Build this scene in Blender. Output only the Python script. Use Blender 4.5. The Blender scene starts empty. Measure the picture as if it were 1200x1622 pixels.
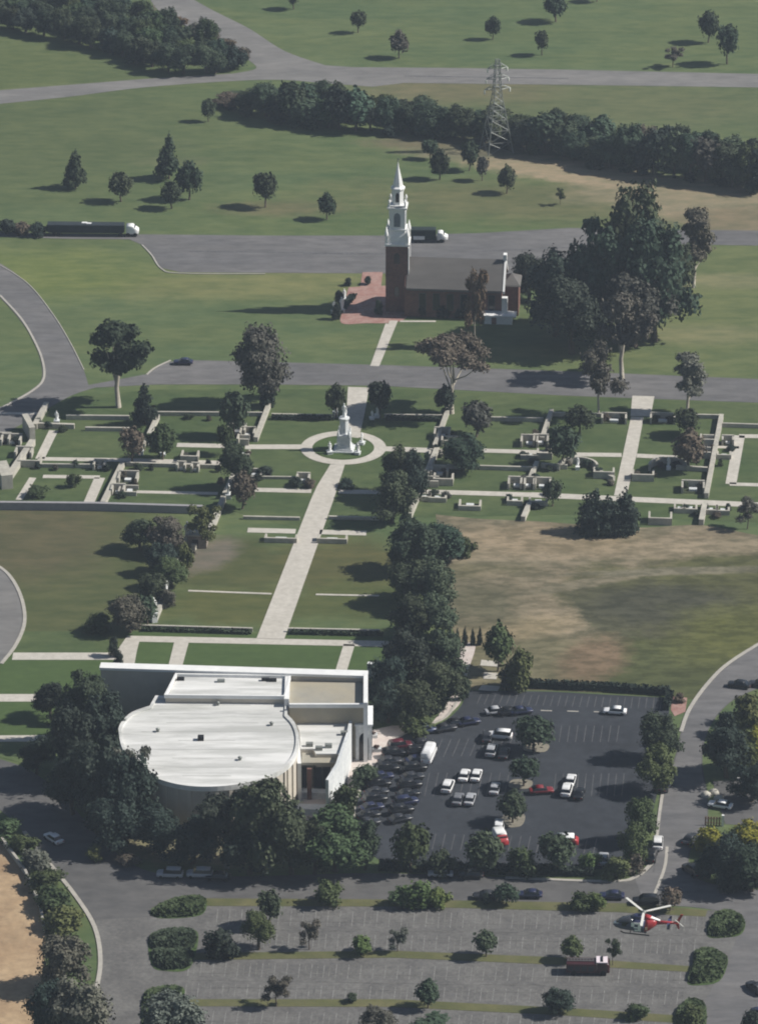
import bpy, math, random
from mathutils import Vector, Matrix
from mathutils.geometry import tessellate_polygon
R = math.radians
random.seed(7)
scene = bpy.context.scene
col = scene.collection

# ---------------------------------------------------------------- camera model
TH, F, H0, YC = R(24.0), 6900.0, 370.0, -831.0
def G(px, py, z=0.0):
    """pixel of the 1200x1622 photograph -> point on the level plane at height z"""
    a, b = px - 600.0, 811.0 - py
    d = Vector((a, F*math.cos(TH) + b*math.sin(TH), -F*math.sin(TH) + b*math.cos(TH)))
    t = (z - H0)/d.z
    return Vector((d.x*t, YC + d.y*t, z))
def S(py):
    return (py + F*math.tan(TH) - 811.0)*math.cos(TH)/H0        # pixels per metre across, at ground level
def HT(top, base):
    return (base - top)/(S(base)*0.915)                         # height in metres of something upright

# ---------------------------------------------------------------- tagging
def tag(o, label=None, cat=None, group=None, kind=None):
    if label: o['label'] = label
    if cat: o['category'] = cat
    if group: o['group'] = group
    if kind: o['kind'] = kind
    return o
def empty(name, loc=(0,0,0), rz=0, label=None, cat=None, group=None):
    o = bpy.data.objects.new(name, None); col.objects.link(o)
    o.location = loc; o.rotation_euler = (0,0,rz); o.empty_display_size = .5
    return tag(o, label, cat, group)
def link(name, me, parent=None, color=None):
    o = bpy.data.objects.new(name, me); col.objects.link(o)
    if parent: o.parent = parent
    if color: o.color = (*color, 1)
    return o

# ---------------------------------------------------------------- mesh builder
class MB:
    def __init__(s): s.v, s.f, s.sm = [], [], []
    def add(s, vs, fs, smooth=False):
        n = len(s.v); s.v += [tuple(v) for v in vs]
        s.f += [tuple(i+n for i in f) for f in fs]; s.sm += [smooth]*len(fs); return s
    def box(s, c, d, rz=0):
        cx, cy, cz = c; hx, hy, hz = d[0]/2, d[1]/2, d[2]/2
        ca, sa = math.cos(rz), math.sin(rz); vs = []
        for z in (-hz, hz):
            for x, y in ((-hx,-hy),(hx,-hy),(hx,hy),(-hx,hy)):
                vs.append((cx + x*ca - y*sa, cy + x*sa + y*ca, cz + z))
        return s.add(vs, [(3,2,1,0),(4,5,6,7),(0,1,5,4),(1,2,6,5),(2,3,7,6),(3,0,4,7)])
    def prism(s, poly, z0, z1, cap=True, bottom=False):
        poly = [(p[0], p[1]) for p in poly]
        if sum(poly[i][0]*poly[(i+1)%len(poly)][1] - poly[(i+1)%len(poly)][0]*poly[i][1] for i in range(len(poly))) < 0: poly.reverse()
        n = len(poly)
        vs = [(x,y,z0) for x,y in poly] + [(x,y,z1) for x,y in poly]
        fs = [(i,(i+1)%n,n+(i+1)%n,n+i) for i in range(n)]
        tris = tessellate_polygon([[Vector((x,y,0)) for x,y in poly]])
        for t in tris:
            a,b,c = (poly[i] for i in t)
            if (b[0]-a[0])*(c[1]-a[1]) - (b[1]-a[1])*(c[0]-a[0]) < 0: t = (t[0],t[2],t[1])
            if cap: fs.append(tuple(n+i for i in t))
            if bottom: fs.append((t[2],t[1],t[0]))
        return s.add(vs, fs)
    def tube(s, pts, rads, n=8, smooth=True, cap=True):
        pts = [Vector(p) for p in pts]; vs, fs = [], []
        for i, p in enumerate(pts):
            d = (pts[min(i+1,len(pts)-1)] - pts[max(i-1,0)]).normalized()
            u = d.cross(Vector((0,0,1)) if abs(d.z) < .9 else Vector((1,0,0))).normalized(); w = d.cross(u)
            for k in range(n):
                a = 2*math.pi*k/n; vs.append(p + (u*math.cos(a) + w*math.sin(a))*rads[i])
        for i in range(len(pts)-1):
            for k in range(n):
                a, b = i*n+k, i*n+(k+1)%n; fs.append((a, b, b+n, a+n))
        if cap: fs += [tuple(range(n)), tuple(reversed(range((len(pts)-1)*n, len(pts)*n)))]
        return s.add(vs, fs, smooth)
    def lathe(s, c, prof, n=16, smooth=True, sy=1.0, rz=0, sq=False):
        vs, fs = [], []
        for r, z in prof:
            for k in range(n):
                a = 2*math.pi*(k+.5)/n + rz; vs.append((c[0]+r*math.cos(a), c[1]+r*math.sin(a)*sy, c[2]+z))
        for i in range(len(prof)-1):
            for k in range(n):
                a, b = i*n+k, i*n+(k+1)%n; fs.append((a,b,b+n,a+n))
        fs.append(tuple(range((len(prof)-1)*n, len(prof)*n)))
        return s.add(vs, fs, smooth)
    def loft(s, secs, n=16, ex=3.0, smooth=True):
        """sections along x: (x, y, z, half width, half height)"""
        vs, fs = [], []
        for x, y, z, ry, rz in secs:
            for k in range(n):
                a = 2*math.pi*(k+.5)/n; c, q = math.cos(a), math.sin(a)
                vs.append((x, y + ry*math.copysign(abs(c)**(2/ex), c), z + rz*math.copysign(abs(q)**(2/ex), q)))
        for i in range(len(secs)-1):
            for k in range(n):
                a, b = i*n+k, i*n+(k+1)%n; fs.append((a, b, b+n, a+n))
        fs += [tuple(reversed(range(n))), tuple(range((len(secs)-1)*n, len(secs)*n))]
        return s.add(vs, fs, smooth)
    def mesh(s, name, m):
        me = bpy.data.meshes.new(name); me.from_pydata(s.v, [], s.f); me.materials.append(m)
        me.polygons.foreach_set('use_smooth', s.sm); me.update(); return me
    def build(s, name, m, parent=None, color=None): return link(name, s.mesh(name, m), parent, color)

def crom(pts, k=6, closed=False):
    P = [Vector((*p, 0)) if len(p) == 2 else Vector(p) for p in pts]; n = len(P); out = []
    rng = range(n) if closed else range(n-1)
    for i in rng:
        p0 = P[(i-1)%n] if closed or i else P[0]; p1 = P[i]; p2 = P[(i+1)%n]
        p3 = P[(i+2)%n] if closed or i+2 < n else P[-1]
        for j in range(k):
            t = j/k
            out.append(.5*((2*p1)+(p2-p0)*t+(2*p0-5*p1+4*p2-p3)*t*t+(3*p1-p0-3*p2+p3)*t**3))
    if not closed: out.append(P[-1])
    return [tuple(v) for v in out]
def ribbon_pts(pts, w):
    P = [Vector(p) for p in pts]; L, Rr = [], []
    for i in range(len(P)):
        d = (P[min(i+1,len(P)-1)] - P[max(i-1,0)]); d.z = 0; d.normalize(); q = Vector((-d.y, d.x, 0))*w/2
        L.append(P[i]+q); Rr.append(P[i]-q)
    return L, Rr
def sheet(name, px, z, m, kind='structure', **kw):
    """flat ground sheet from photo pixels"""
    mb = MB(); poly = [G(p[0], p[1]) for p in px]; mb.prism(poly, z-.015, z)
    return tag(mb.build(name, m), kind=kind, **kw)
def strip(mb, px, w, z0, z1, smooth=False):
    pts = [G(*p) for p in (crom(px) if smooth else px)] if len(px[0]) == 2 else px
    pts = [G(p[0], p[1]) for p in (crom(px) if smooth else px)]
    L, Q = ribbon_pts(pts, w); n = len(L)
    for i in range(n-1):
        a, b, c, d = L[i], L[i+1], Q[i+1], Q[i]
        vs = [(*p.xy, z) for z in (z0, z1) for p in (d, c, b, a)]
        fs = [(4,5,6,7),(0,1,5,4),(2,3,7,6)]
        if i == 0: fs.append((3,0,4,7))
        if i == n-2: fs.append((1,2,6,5))
        mb.add(vs, fs)
    return mb

# ---------------------------------------------------------------- materials
def rgb(c): return (*c, 1)
def mat(name, c1, c2=None, scale=1.0, rough=.85, spec=.2, metal=0, c3=None, scale3=.05, objcol=False, patches=(), stretch=1.0, lo=.35, hi=.65, emit=None, bump=0):
    m = bpy.data.materials.new(name); m.use_nodes = True; nt = m.node_tree; N, L = nt.nodes, nt.links
    b = N['Principled BSDF']; b.inputs['Roughness'].default_value = rough
    b.inputs['Specular IOR Level'].default_value = spec; b.inputs['Metallic'].default_value = metal
    geo = N.new('ShaderNodeNewGeometry'); pos = geo.outputs['Position']
    if stretch != 1.0:
        mp = N.new('ShaderNodeMapping'); mp.inputs['Scale'].default_value = (1/stretch, 1, 1); L.new(pos, mp.inputs[0]); vec = mp.outputs[0]
    else: vec = pos
    def noise(sc, det=4, v=None):
        t = N.new('ShaderNodeTexNoise'); t.inputs['Scale'].default_value = sc; t.inputs['Detail'].default_value = det
        t.inputs['Roughness'].default_value = .7
        L.new(v or vec, t.inputs['Vector']); return t.outputs['Fac']
    def ramp(f, a, bb):
        r = N.new('ShaderNodeMapRange'); r.inputs['From Min'].default_value = a; r.inputs['From Max'].default_value = bb; L.new(f, r.inputs['Value']); return r.outputs[0]
    def mix(f, A, B):
        x = N.new('ShaderNodeMix'); x.data_type = 'RGBA'
        L.new(f, x.inputs['Factor'])
        for s, v in ((x.inputs[6], A), (x.inputs[7], B)):
            if isinstance(v, tuple): s.default_value = rgb(v)
            else: L.new(v, s)
        return x.outputs[2]
    out = c1
    if c3: out = mix(ramp(noise(scale3, 3), .38, .62), out, c3)
    for (p0, ang, rx, ry, c, soft) in patches:
        mp = N.new('ShaderNodeMapping'); mp.vector_type = 'TEXTURE'
        mp.inputs['Location'].default_value = (p0[0], p0[1], 0); mp.inputs['Rotation'].default_value = (0,0,ang)
        mp.inputs['Scale'].default_value = (rx, ry, 1e6); L.new(pos, mp.inputs[0])
        ln = N.new('ShaderNodeVectorMath'); ln.operation = 'LENGTH'; L.new(mp.outputs[0], ln.inputs[0])
        nz = noise(1.6/min(rx, ry) if min(rx,ry) > 6 else .3, 6, pos)
        ad = N.new('ShaderNodeMath'); ad.operation = 'MULTIPLY_ADD'; ad.inputs[1].default_value = 1.3; L.new(nz, ad.inputs[0]); L.new(ln.outputs['Value'], ad.inputs[2])
        out = mix(ramp(ad.outputs[0], 1.65+soft, 1.65-soft), out, c)
    if c2:
        # fine variation multiplies whatever lies below it
        k = tuple(min(b_/max(a_,1e-4), 3) for a_, b_ in zip(c1, c2))
        mu = N.new('ShaderNodeMix'); mu.data_type = 'RGBA'; mu.blend_type = 'MULTIPLY'; L.new(ramp(noise(scale, 6), lo, hi), mu.inputs['Factor'])
        if isinstance(out, tuple): mu.inputs[6].default_value = rgb(out)
        else: L.new(out, mu.inputs[6])
        mu.inputs[7].default_value = rgb(k); out = mu.outputs[2]
        mu2 = N.new('ShaderNodeMix'); mu2.data_type = 'RGBA'; mu2.blend_type = 'MULTIPLY'; mu2.clamp_factor = True
        L.new(ramp(noise(scale*.17, 3), lo, hi), mu2.inputs['Factor']); L.new(out, mu2.inputs[6])
        mu2.inputs[7].default_value = rgb(tuple(.5+.5*x for x in k)); out = mu2.outputs[2]
    if objcol:
        oi = N.new('ShaderNodeObjectInfo'); mu = N.new('ShaderNodeMix'); mu.data_type = 'RGBA'; mu.blend_type = 'MULTIPLY'
        mu.inputs['Factor'].default_value = 1
        if isinstance(out, tuple): mu.inputs[6].default_value = rgb(out)
        else: L.new(out, mu.inputs[6])
        L.new(oi.outputs['Color'], mu.inputs[7]); out = mu.outputs[2]
    if isinstance(out, tuple): b.inputs['Base Color'].default_value = rgb(out)
    else: L.new(out, b.inputs['Base Color'])
    if bump:
        bp = N.new('ShaderNodeBump'); bp.inputs['Strength'].default_value = bump; bp.inputs['Distance'].default_value = .3
        L.new(noise(scale*2, 4), bp.inputs['Height']); L.new(bp.outputs[0], b.inputs['Normal'])
    if emit: b.inputs['Emission Color'].default_value = rgb(emit); b.inputs['Emission Strength'].default_value = 1
    return m
TAN, OLV, DRK, LUSH = (.33,.25,.165), (.090,.095,.032), (.045,.055,.025), (.060,.115,.030)
BRN = (.16,.125,.08)
lawn_patches = [
    (G(420,450), 0, 50, 10, (.17,.17,.07), .4), (G(200,230), 0, 14, 6, (.13,.13,.07), .5), (G(30,230), 0, 12, 7, (.14,.14,.075), .5), (G(500,330), 0, 16, 5, (.16,.15,.08), .5), (G(260,255), 0, 10, 4, (.15,.15,.08), .4), (G(60,435), 0, 26, 16, (.15,.17,.055), .4),
    (G(770,345), 0, 60, 18, (.10,.13,.05), .5), (G(860,320), R(-6), 50, 14, (.13,.13,.06), .4),
    (G(1130,470), 0, 26, 55, (.135,.15,.06), .5), (G(1150,445), 0, 14, 5, (.19,.18,.09), .4), (G(1110,530), 0, 16, 6, (.18,.175,.085), .4), (G(840,560), 0, 22, 5, (.16,.17,.07), .4), (G(60,200), 0, 45, 60, (.10,.12,.05), .5),
    (G(980,165), R(-3), 50, 20, (.12,.13,.06), .5), (G(720,140), 0, 25, 12, (.16,.14,.075), .4),
    # bare track and clearing on the right, under the belt
    (G(1010,290), R(-21), 46, 6.5, TAN, .25), (G(1130,320), R(-18), 34, 16, (.27,.215,.14), .3), (G(880,262), R(-24), 26, 7, TAN, .3),
    (G(770,236), R(2), 20, 8, (.20,.17,.11), .35), (G(670,225), 0, 14, 5, (.17,.14,.085), .4), (G(1190,350), R(0), 20, 10, (.20,.16,.10), .3),
    (G(440,330), 0, 14, 5, (.14,.13,.065), .5), (G(20,110), 0, 24, 25, (.11,.13,.05), .5),
    # dark olive lawn at the left and around the lower walk
    (G(110,905), 0, 22, 42, (.092,.098,.040), .25), (G(60,850), 0, 14, 22, (.105,.092,.048), .35),
    (G(370,895), 0, 15, 13, (.085,.09,.034), .25), (G(330,880), R(60), 9, 5, (.17,.14,.11), .35),
    (G(545,900), 0, 14, 14, (.10,.095,.036), .3), (G(375,960), 0, 15, 9, (.095,.10,.034), .3), (G(560,950), 0, 12, 9, (.09,.10,.034), .3),
    (G(340,1345), 0, 12, 6, (.20,.17,.11), .3), (G(190,1335), R(-35), 9, 3.5, (.24,.20,.12), .3),
]
M_grass = mat('mown_grass', (.120,.142,.058), (.080,.108,.042), .35, c3=(.098,.130,.056), scale3=.045, patches=lawn_patches, stretch=2.6, lo=.38, hi=.62)
M_lush = mat('watered_grass', (.072,.110,.036), (.050,.082,.026), .7, stretch=2, lo=.3, hi=.7)
M_garden = mat('garden_lawn', (.100,.125,.050), (.064,.088,.035), .45, c3=(.070,.102,.038), scale3=.06, stretch=2)
M_field = mat('dry_field', (.25,.20,.135), (.15,.125,.08), .40, c3=(.21,.18,.12), scale3=.10, stretch=2.0, lo=.42, hi=.58, patches=[
    (G(1130,1000), R(4), 34, 36, (.105,.105,.045), .12), (G(1000,985), R(5), 14, 20, (.090,.088,.052), .25), (G(1060,960), R(0), 16, 9, (.075,.075,.050), .3), (G(1060,1060), 0, 18, 14, (.085,.095,.038), .3), (G(760,930), 0, 12, 12, (.22,.19,.13), .4),
    (G(820,1045), 0, 15, 16, (.18,.16,.095), .35), (G(770,905), 0, 10, 4, (.15,.135,.08), .4), (G(845,960), R(-60), 16, 6, (.27,.22,.15), .3), (G(1000,870), R(3), 40, 4, (.29,.235,.16), .3), (G(860,855), R(-4), 18, 7, (.30,.235,.155), .35), (G(925,925), R(22), 14, 2.0, (.22,.19,.13), .25), (G(800,1000), R(20), 14, 5, (.28,.225,.14), .35), (G(1080,905), R(4), 20, 1.8, (.20,.18,.125), .3),
    (G(1190,1010), 0, 16, 14, (.115,.12,.038), .4), (G(940,1045), R(70), 10, 6, (.21,.15,.095), .35), (G(760,955), 0, 9, 10, (.13,.12,.075), .4)])
M_sand = mat('sandy_dirt', (.46,.335,.205), (.33,.24,.15), .6, c3=(.36,.25,.15), scale3=.08)
M_asph_l = mat('light_asphalt', (.215,.207,.198), (.16,.155,.15), .5, c3=(.18,.175,.17), scale3=.09, rough=.9, stretch=3)
M_asph_m = mat('worn_asphalt', (.172,.166,.165), (.125,.122,.122), .5, c3=(.145,.142,.145), scale3=.09, rough=.9, stretch=3, lo=.38, hi=.62)
M_asph_d = mat('dark_asphalt', (.046,.051,.061), (.032,.036,.043), .5, c3=(.038,.042,.051), scale3=.05, rough=.9)
M_asph_o = mat('old_grey_paving', (.195,.190,.180), (.115,.112,.108), 1.3, c3=(.150,.146,.141), scale3=.15, lo=.3, hi=.7, rough=.95)
M_asph_p = mat('lane_asphalt', (.132,.128,.125), (.095,.093,.092), .5, c3=(.11,.108,.108), scale3=.09, rough=.9, stretch=2)
M_conc = mat('pale_concrete', (.52,.49,.44), (.42,.395,.35), .8, rough=.9)
M_conc2 = mat('plaza_paving', (.55,.49,.45), (.46,.39,.36), .5, rough=.9, c3=(.56,.52,.48), scale3=.3)
M_kerb = mat('kerb_concrete', (.42,.40,.35), (.34,.32,.29), 1.0)
M_line = mat('road_paint', (.15,.15,.155), (.08,.08,.085), 1.2)
M_line_o = mat('faded_paint', (.29,.285,.275), (.14,.137,.13), 2.0)
M_verge = mat('strip_turf', (.105,.110,.044), (.070,.080,.032), .6, c3=(.16,.145,.07), scale3=.15)
M_crack = mat('tarred_joint', (.065,.063,.062), (.14,.137,.13), 1.0)
M_brickpave = mat('red_brick_paving', (.34,.19,.16), (.26,.14,.12), 1.5, c3=(.40,.27,.23), scale3=.4)
M_wall = mat('cream_garden_stone', (.50,.475,.41), (.38,.36,.31), .9, c3=(.44,.42,.37), scale3=.3)
M_white = mat('white_paint', (.78,.78,.76), (.70,.70,.69), .5, rough=.6)
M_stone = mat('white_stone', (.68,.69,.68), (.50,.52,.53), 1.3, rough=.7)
M_roofw = mat('white_roof_membrane', (.70,.695,.68), (.50,.50,.485), .35, c3=(.60,.60,.575), scale3=.14, rough=.8, stretch=7, lo=.42, hi=.6)
M_audwall = mat('cream_render', (.52,.475,.40), (.46,.42,.36), .4)
M_audbrown = mat('brown_stone_panel', (.34,.235,.16), (.26,.18,.12), .8)
M_deck = mat('tan_roof_deck', (.37,.33,.25), (.32,.29,.225), .25, c3=(.33,.31,.26), scale3=.1)
M_brick = mat('red_brick', (.22,.115,.09), (.15,.08,.065), 1.4, c3=(.19,.105,.085), scale3=.4)
M_slate = mat('grey_shingles', (.135,.128,.122), (.11,.105,.10), .7, c3=(.12,.113,.108), scale3=.15, stretch=4)
M_glass = mat('dark_glass', (.012,.014,.018), rough=.12, spec=.5)
M_lead = mat('grey_louvres', (.20,.22,.25), (.16,.18,.20), 2)
M_steel = mat('galvanised_steel', (.27,.29,.27), (.21,.22,.21), 1, rough=.5, metal=.3)
M_insul = mat('pale_insulator', (.62,.64,.58), rough=.3)
M_leaf = mat('foliage', (1,1,1), (.55,.60,.58), .6, rough=.75, spec=.15, objcol=True)
M_bark = mat('bark', (1,1,1), (.7,.68,.65), 1.5, objcol=True)
M_paint = mat('car_paint', (1,1,1), rough=.3, spec=.5, objcol=True)
M_rubber = mat('tyre_rubber', (.02,.02,.02), rough=.8)
M_lamp = mat('lamp_lens', (.6,.6,.58), rough=.15, spec=.5)
M_tail = mat('tail_lens', (.35,.02,.02), rough=.2, spec=.5)
M_black = mat('black_trim', (.015,.015,.017), rough=.5)
M_bronze = mat('dark_bronze', (.06,.065,.055), (.09,.10,.08), 3, rough=.5)
M_red = mat('red_paint', (.34,.03,.035), rough=.35, spec=.5)
M_navy = mat('navy_paint', (.045,.05,.11), rough=.3, spec=.5)
M_blade = mat('rotor_blade', (.62,.61,.57), rough=.5)
M_shade_bed = mat('planting_or_shade_bed', (.05,.06,.03), (.03,.04,.02), 1.5)  # dark tone that paints the shade inside the tomb alcoves
# ================================================================ THE SETTING
g = MB(); g.box((0, 900, -.25), (3600, 3800, .5)); tag(g.build('ground', M_grass), kind='structure')

def road(name, pts, m, z=.04, sm=True): return sheet(name, pts, z, m)
def C(*p, k=5): return crom(list(p), k)

# far roads
road('road', C((215,-60),(245,10),(300,45),(360,75),(398,98),(404,109),(370,116)) [:-1] + C((370,116),(240,124),(110,134),(-60,147)) +
     C((-60,170),(100,154),(240,137),(420,126),(520,132),(590,137)) + [(640,131),(900,134),(1260,139),(1260,118),(900,110),(700,107),(560,106),(515,103)] +
     C((515,103),(450,80),(395,45),(330,12),(260,-30),(235,-60)), M_asph_l)
road('road', [(-60,364),(100,371),(225,371),(420,373),(600,373),(760,369),(900,361),(1040,363),(1260,366),(1260,390),(1040,386),(950,410),(820,436),(615,433),(420,432),(285,431),(255,424),(238,402),(225,388),(205,379),(100,378),(-60,373)], M_asph_m)
road('road', C((-40,405),(0,417),(45,450),(85,500),(112,545),(132,585),(140,610)) + [(235,592)] + C((235,592),(258,577),(285,571),(330,571)) + [(600,578),(900,588),(1260,603),(1260,640),(900,627),(600,611),(420,609),(250,609),(150,614)] +
     C((150,614),(110,628),(60,657),(20,680),(-40,712)) + C((-40,664),(10,640),(50,617),(66,600),(64,570),(50,535),(30,505),(0,472),(-40,440)), M_asph_m)
# left turning circle
road('road', C((-60,880),(-20,888),(12,912),(30,945),(36,985),(22,1020),(0,1050),(-60,1100)), M_asph_l)
# foreground road: from the left, along the lots, and up the right side
road('road', C((-60,1190),(0,1203),(50,1222),(100,1262),(150,1318),(185,1352),(225,1377),(280,1390)) + C((280,1390),(420,1388),(600,1384),(800,1390),(960,1396),(1005,1389),(1030,1372),(1038,1330),(1045,1280),(1054,1240),(1070,1195),(1078,1160),(1092,1125),(1125,1080),(1165,1045),(1260,985)) +
     C((1260,1070),(1190,1095),(1150,1118),(1120,1160),(1112,1210),(1120,1260),(1118,1310),(1092,1350),(1098,1385),(1140,1403),(1260,1415)) + [(1260,1700),(1075,1700)] +
     C((1085,1640),(1110,1590),(1135,1545),(1160,1490),(1163,1462),(1140,1445),(1090,1437),(1000,1434)) + [(600,1428),(340,1427),(270,1428),(240,1445),(236,1500),(228,1560),(222,1640),(215,1700),(120,1700)] +
     C((130,1640),(150,1580),(158,1530),(150,1478),(110,1410),(60,1350),(20,1300),(-60,1240)), M_asph_p)
road('road', C((1005,1391),(1033,1374),(1041,1330),(1048,1280),(1056,1242),(1072,1195),(1080,1160),(1094,1125),(1127,1080),(1167,1045),(1260,985)) +
     C((1260,1070),(1190,1095),(1148,1118),(1118,1160),(1110,1210),(1118,1260),(1116,1310),(1090,1350),(1096,1385),(1140,1405),(1260,1417)) + [(1260,1700),(1075,1700)] + C((1085,1640),(1110,1590),(1135,1545),(1160,1490),(1163,1462),(1140,1445),(1090,1437),(1020,1432)), M_asph_m, .045)
sheet('road', [(152,1458),(240,1453),(236,1500),(222,1640),(215,1700),(120,1700),(132,1640),(150,1580),(157,1530)], .046, M_asph_o)
sheet('car_park_ground', [(1128,1238),(1260,1234),(1260,1312),(1148,1306)], .045, M_asph_p)
# main car park
road('car_park_ground', [(742,1094),(870,1096),(1060,1106)] + C((1060,1106),(1058,1150),(1048,1220),(1032,1290),(1012,1350),(985,1378)) + [(900,1376),(620,1374)] +
     C((620,1374),(585,1350),(564,1310),(562,1280),(575,1250),(600,1215),(618,1185),(640,1165),(690,1150),(725,1125),(742,1094)), M_asph_d, .05)
# overflow car park with its lanes
sheet('car_park_ground', [(240,1444),(330,1430),(600,1431),(1000,1437),(1130,1443),(1168,1462),(1165,1490),(1140,1545),(1112,1592),(1088,1640),(1075,1700),(215,1700),(222,1640),(228,1560),(236,1500)], .05, M_asph_o)
for pts in ([(322,1424),(640,1426),(1000,1432),(1120,1443),(1117,1453),(980,1446),(640,1437),(300,1436)],
            [(290,1511),(620,1507),(900,1518),(1100,1532),(1095,1541),(900,1530),(620,1518),(280,1522)],
            [(300,1584),(620,1584),(900,1598),(1080,1610),(1075,1622),(900,1610),(620,1596),(290,1595)]):
    sheet('grass_strip', pts, .09, M_verge)
for pts in ([(238,1446),(262,1430),(300,1422),(326,1424),(322,1448),(290,1455),(250,1455)],
            [(236,1485),(260,1474),(305,1473),(314,1490),(300,1535),(262,1539),(240,1530)],
            [(226,1580),(245,1565),(290,1565),(285,1600),(250,1650),(226,1640)],
            [(1127,1452),(1150,1444),(1172,1450),(1180,1464),(1173,1481),(1150,1486),(1120,1484)],
            [(1100,1508),(1125,1503),(1148,1513),(1152,1528),(1138,1556),(1105,1562),(1088,1558),(1096,1535)],
            [(1080,1590),(1100,1583),(1118,1598),(1112,1640),(1075,1640),(1068,1612)]):
    P = crom(pts, 4, True)
    sheet('planted_island_ground', P, .10, M_lush)
sheet('road_island', C((-60,1165),(0,1168),(60,1170),(74,1196),(60,1215),(0,1200),(-60,1195)), .045, M_grass)

for pts in ([(835,1178),(868,1180),(862,1192),(830,1190)], [(812,1236),(842,1238),(836,1250),(806,1248)], [(800,1290),(830,1291),(824,1310),(794,1309)]):
    sheet('tree_island', crom(pts, 4, True), .12, mat('dry_mulch', (.26,.235,.19), (.18,.165,.13), .8))
# lawns with a look of their own
sheet('garden_lawn', [(70,655),(120,628),(250,617),(620,616),(1200,640),(1260,644),(1260,830),(900,815),(640,820),(520,850),(330,800),(-60,800),(-60,720)], .02, M_garden)
sheet('terrace_lawn', [(205,1000),(640,1010),(640,1070),(165,1060)], .025, M_lush)
sheet('lawn', [(-60,1040),(20,1036),(180,1036),(165,1190),(-60,1190)], .022, M_lush)
sheet('lawn', [(-60,1000),(150,1000),(195,1030),(180,1042),(-60,1042)], .02, M_garden)
sheet('dry_field_ground', C((690,815),(760,822),(850,826),(1000,836),(1110,832),(1200,848),(1260,850)) + C((1260,985),(1165,1043),(1125,1078),(1098,1108)) + [(1062,1103),(870,1094),(745,1092),(720,1010),(700,930)], .03, M_field)
sheet('sandy_ground', C((-60,1250),(0,1330),(40,1380),(66,1440),(72,1500),(66,1560),(75,1640),(80,1700)) + [(-60,1700)], .03, M_sand)

# garden paths
def path(pts, m=M_conc, z=.07): return sheet('garden_path', pts, z, m)
def pathline(px, w, m=M_conc, z=.07, sm=False):
    return tag(strip(MB(), px, w, z-.02, z, sm).build('garden_path', m), kind='structure')
path([(551,613),(584,614),(580,640),(576,662),(568,694),(546,692)])
cc = G(543.5, 709.5); mb = MB(); n = 48; ro = 68/S(710); ri = 49/S(710)
for k in range(n):
    a, b = 2*math.pi*k/n, 2*math.pi*(k+1)/n
    q = [(cc.x+r*math.cos(t), cc.y+r*math.sin(t), .09) for r, t in ((ri,a),(ro,a),(ro,b),(ri,b))]
    mb.add(q, [(0,1,2,3)])
tag(mb.build('circular_path', M_conc), kind='structure')
path([(523,736),(546,736),(541,752),(533,776),(528,792),(450,1013),(406,1012),(492,792),(502,770)])
path([(1001,627),(1036,628),(1030,660),(998,659)]); path([(999,660),(1019,661),(1008,720),(992,786),(972,785),(985,725)])
for px, w in (([(280,705),(366,707)],2.2), ([(388,708),(481,708)],2.5), ([(606,711),(692,714)],2.6), ([(735,713),(868,717)],2.1), ([(906,720),(984,721)],2.1), ([(1008,722),(1072,725)],2.1),
              ([(395,776),(493,778)],2.1), ([(536,779),(616,780)],2.1), ([(668,779),(840,784)],2.3), ([(840,784),(1260,803)],2.6),
              ([(60,727),(205,729),(350,733)],1.9), ([(68,755),(158,756)],1.7), ([(200,779),(345,782)],1.4), ([(392,840),(468,842)],2.3), ([(506,843),(580,845)],2.3),
              ([(85,682),(63,727)],2.0), ([(52,757),(30,792)],1.5), ([(158,757),(138,803)],2.3), ([(1115,708),(1170,709)],1.3),
              ([(1171,690),(1157,767)],2.3), ([(1170,691),(1260,692)],2.0), ([(1155,767),(1260,770)],1.7),
              ([(200,1012),(640,1021)],2.6), ([(20,1040),(185,1040)],3.2), ([(-60,1106),(62,1106)],3.2), ([(-60,1171),(74,1170)],2.6),
              ([(298,936),(430,941)],.7), ([(500,942),(600,944)],.7), ([(-60,655),(60,655)],1.2),
              ([(553,1021),(540,1063)],2.2), ([(593,580),(617,513)],2.0), ([(633,509),(690,509)],.9)):
    pathline(px, w)
path([(277,1013),(300,1014),(288,1058),(266,1058)], z=.08); path([(200,1010),(222,1011),(216,1035),(212,1058),(180,1056),(186,1030)], z=.08)
path([(589,579),(601,579),(630,508),(617,508)], z=.085)
sheet('plaza', C((722,1021),(752,1021),(742,1060),(735,1085),(728,1115),(700,1138),(660,1152)) + C((660,1152),(632,1168),(612,1195),(600,1222),(575,1232)) + [(545,1260),(520,1240),(535,1180),(575,1160),(620,1150),(680,1150),(705,1120),(712,1080)], .065, M_conc2)
sheet('forecourt', [(465,1245),(535,1240),(560,1262),(540,1300),(470,1300)], .06, M_conc2)
for pts in ([(762,1046),(792,1049),(790,1057),(760,1055)], [(766,1066),(788,1067),(786,1077),(765,1076)], [(763,1086),(792,1088),(788,1096),(757,1094)]):
    sheet('paved_landing', pts, .12, M_conc)
sheet('brick_plaza', C((552,455),(600,453),(640,455),(645,500),(620,511),(580,512),(541,512),(543,490),(552,455)), .06, M_brickpave)
sheet('brick_plaza', [(574,431),(606,431),(603,456),(570,456)], .065, M_brickpave)
sheet('brick_plaza', [(1064,1104),(1088,1106),(1085,1128),(1068,1135),(1062,1125)], .07, M_brickpave)
sheet('planting_or_shade_bed', [(cc.x*0+543.5+49*math.cos(t), 709.5+17.5*math.sin(t)) for t in [2*math.pi*k/28 for k in range(28)]], .07, M_lush)
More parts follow.
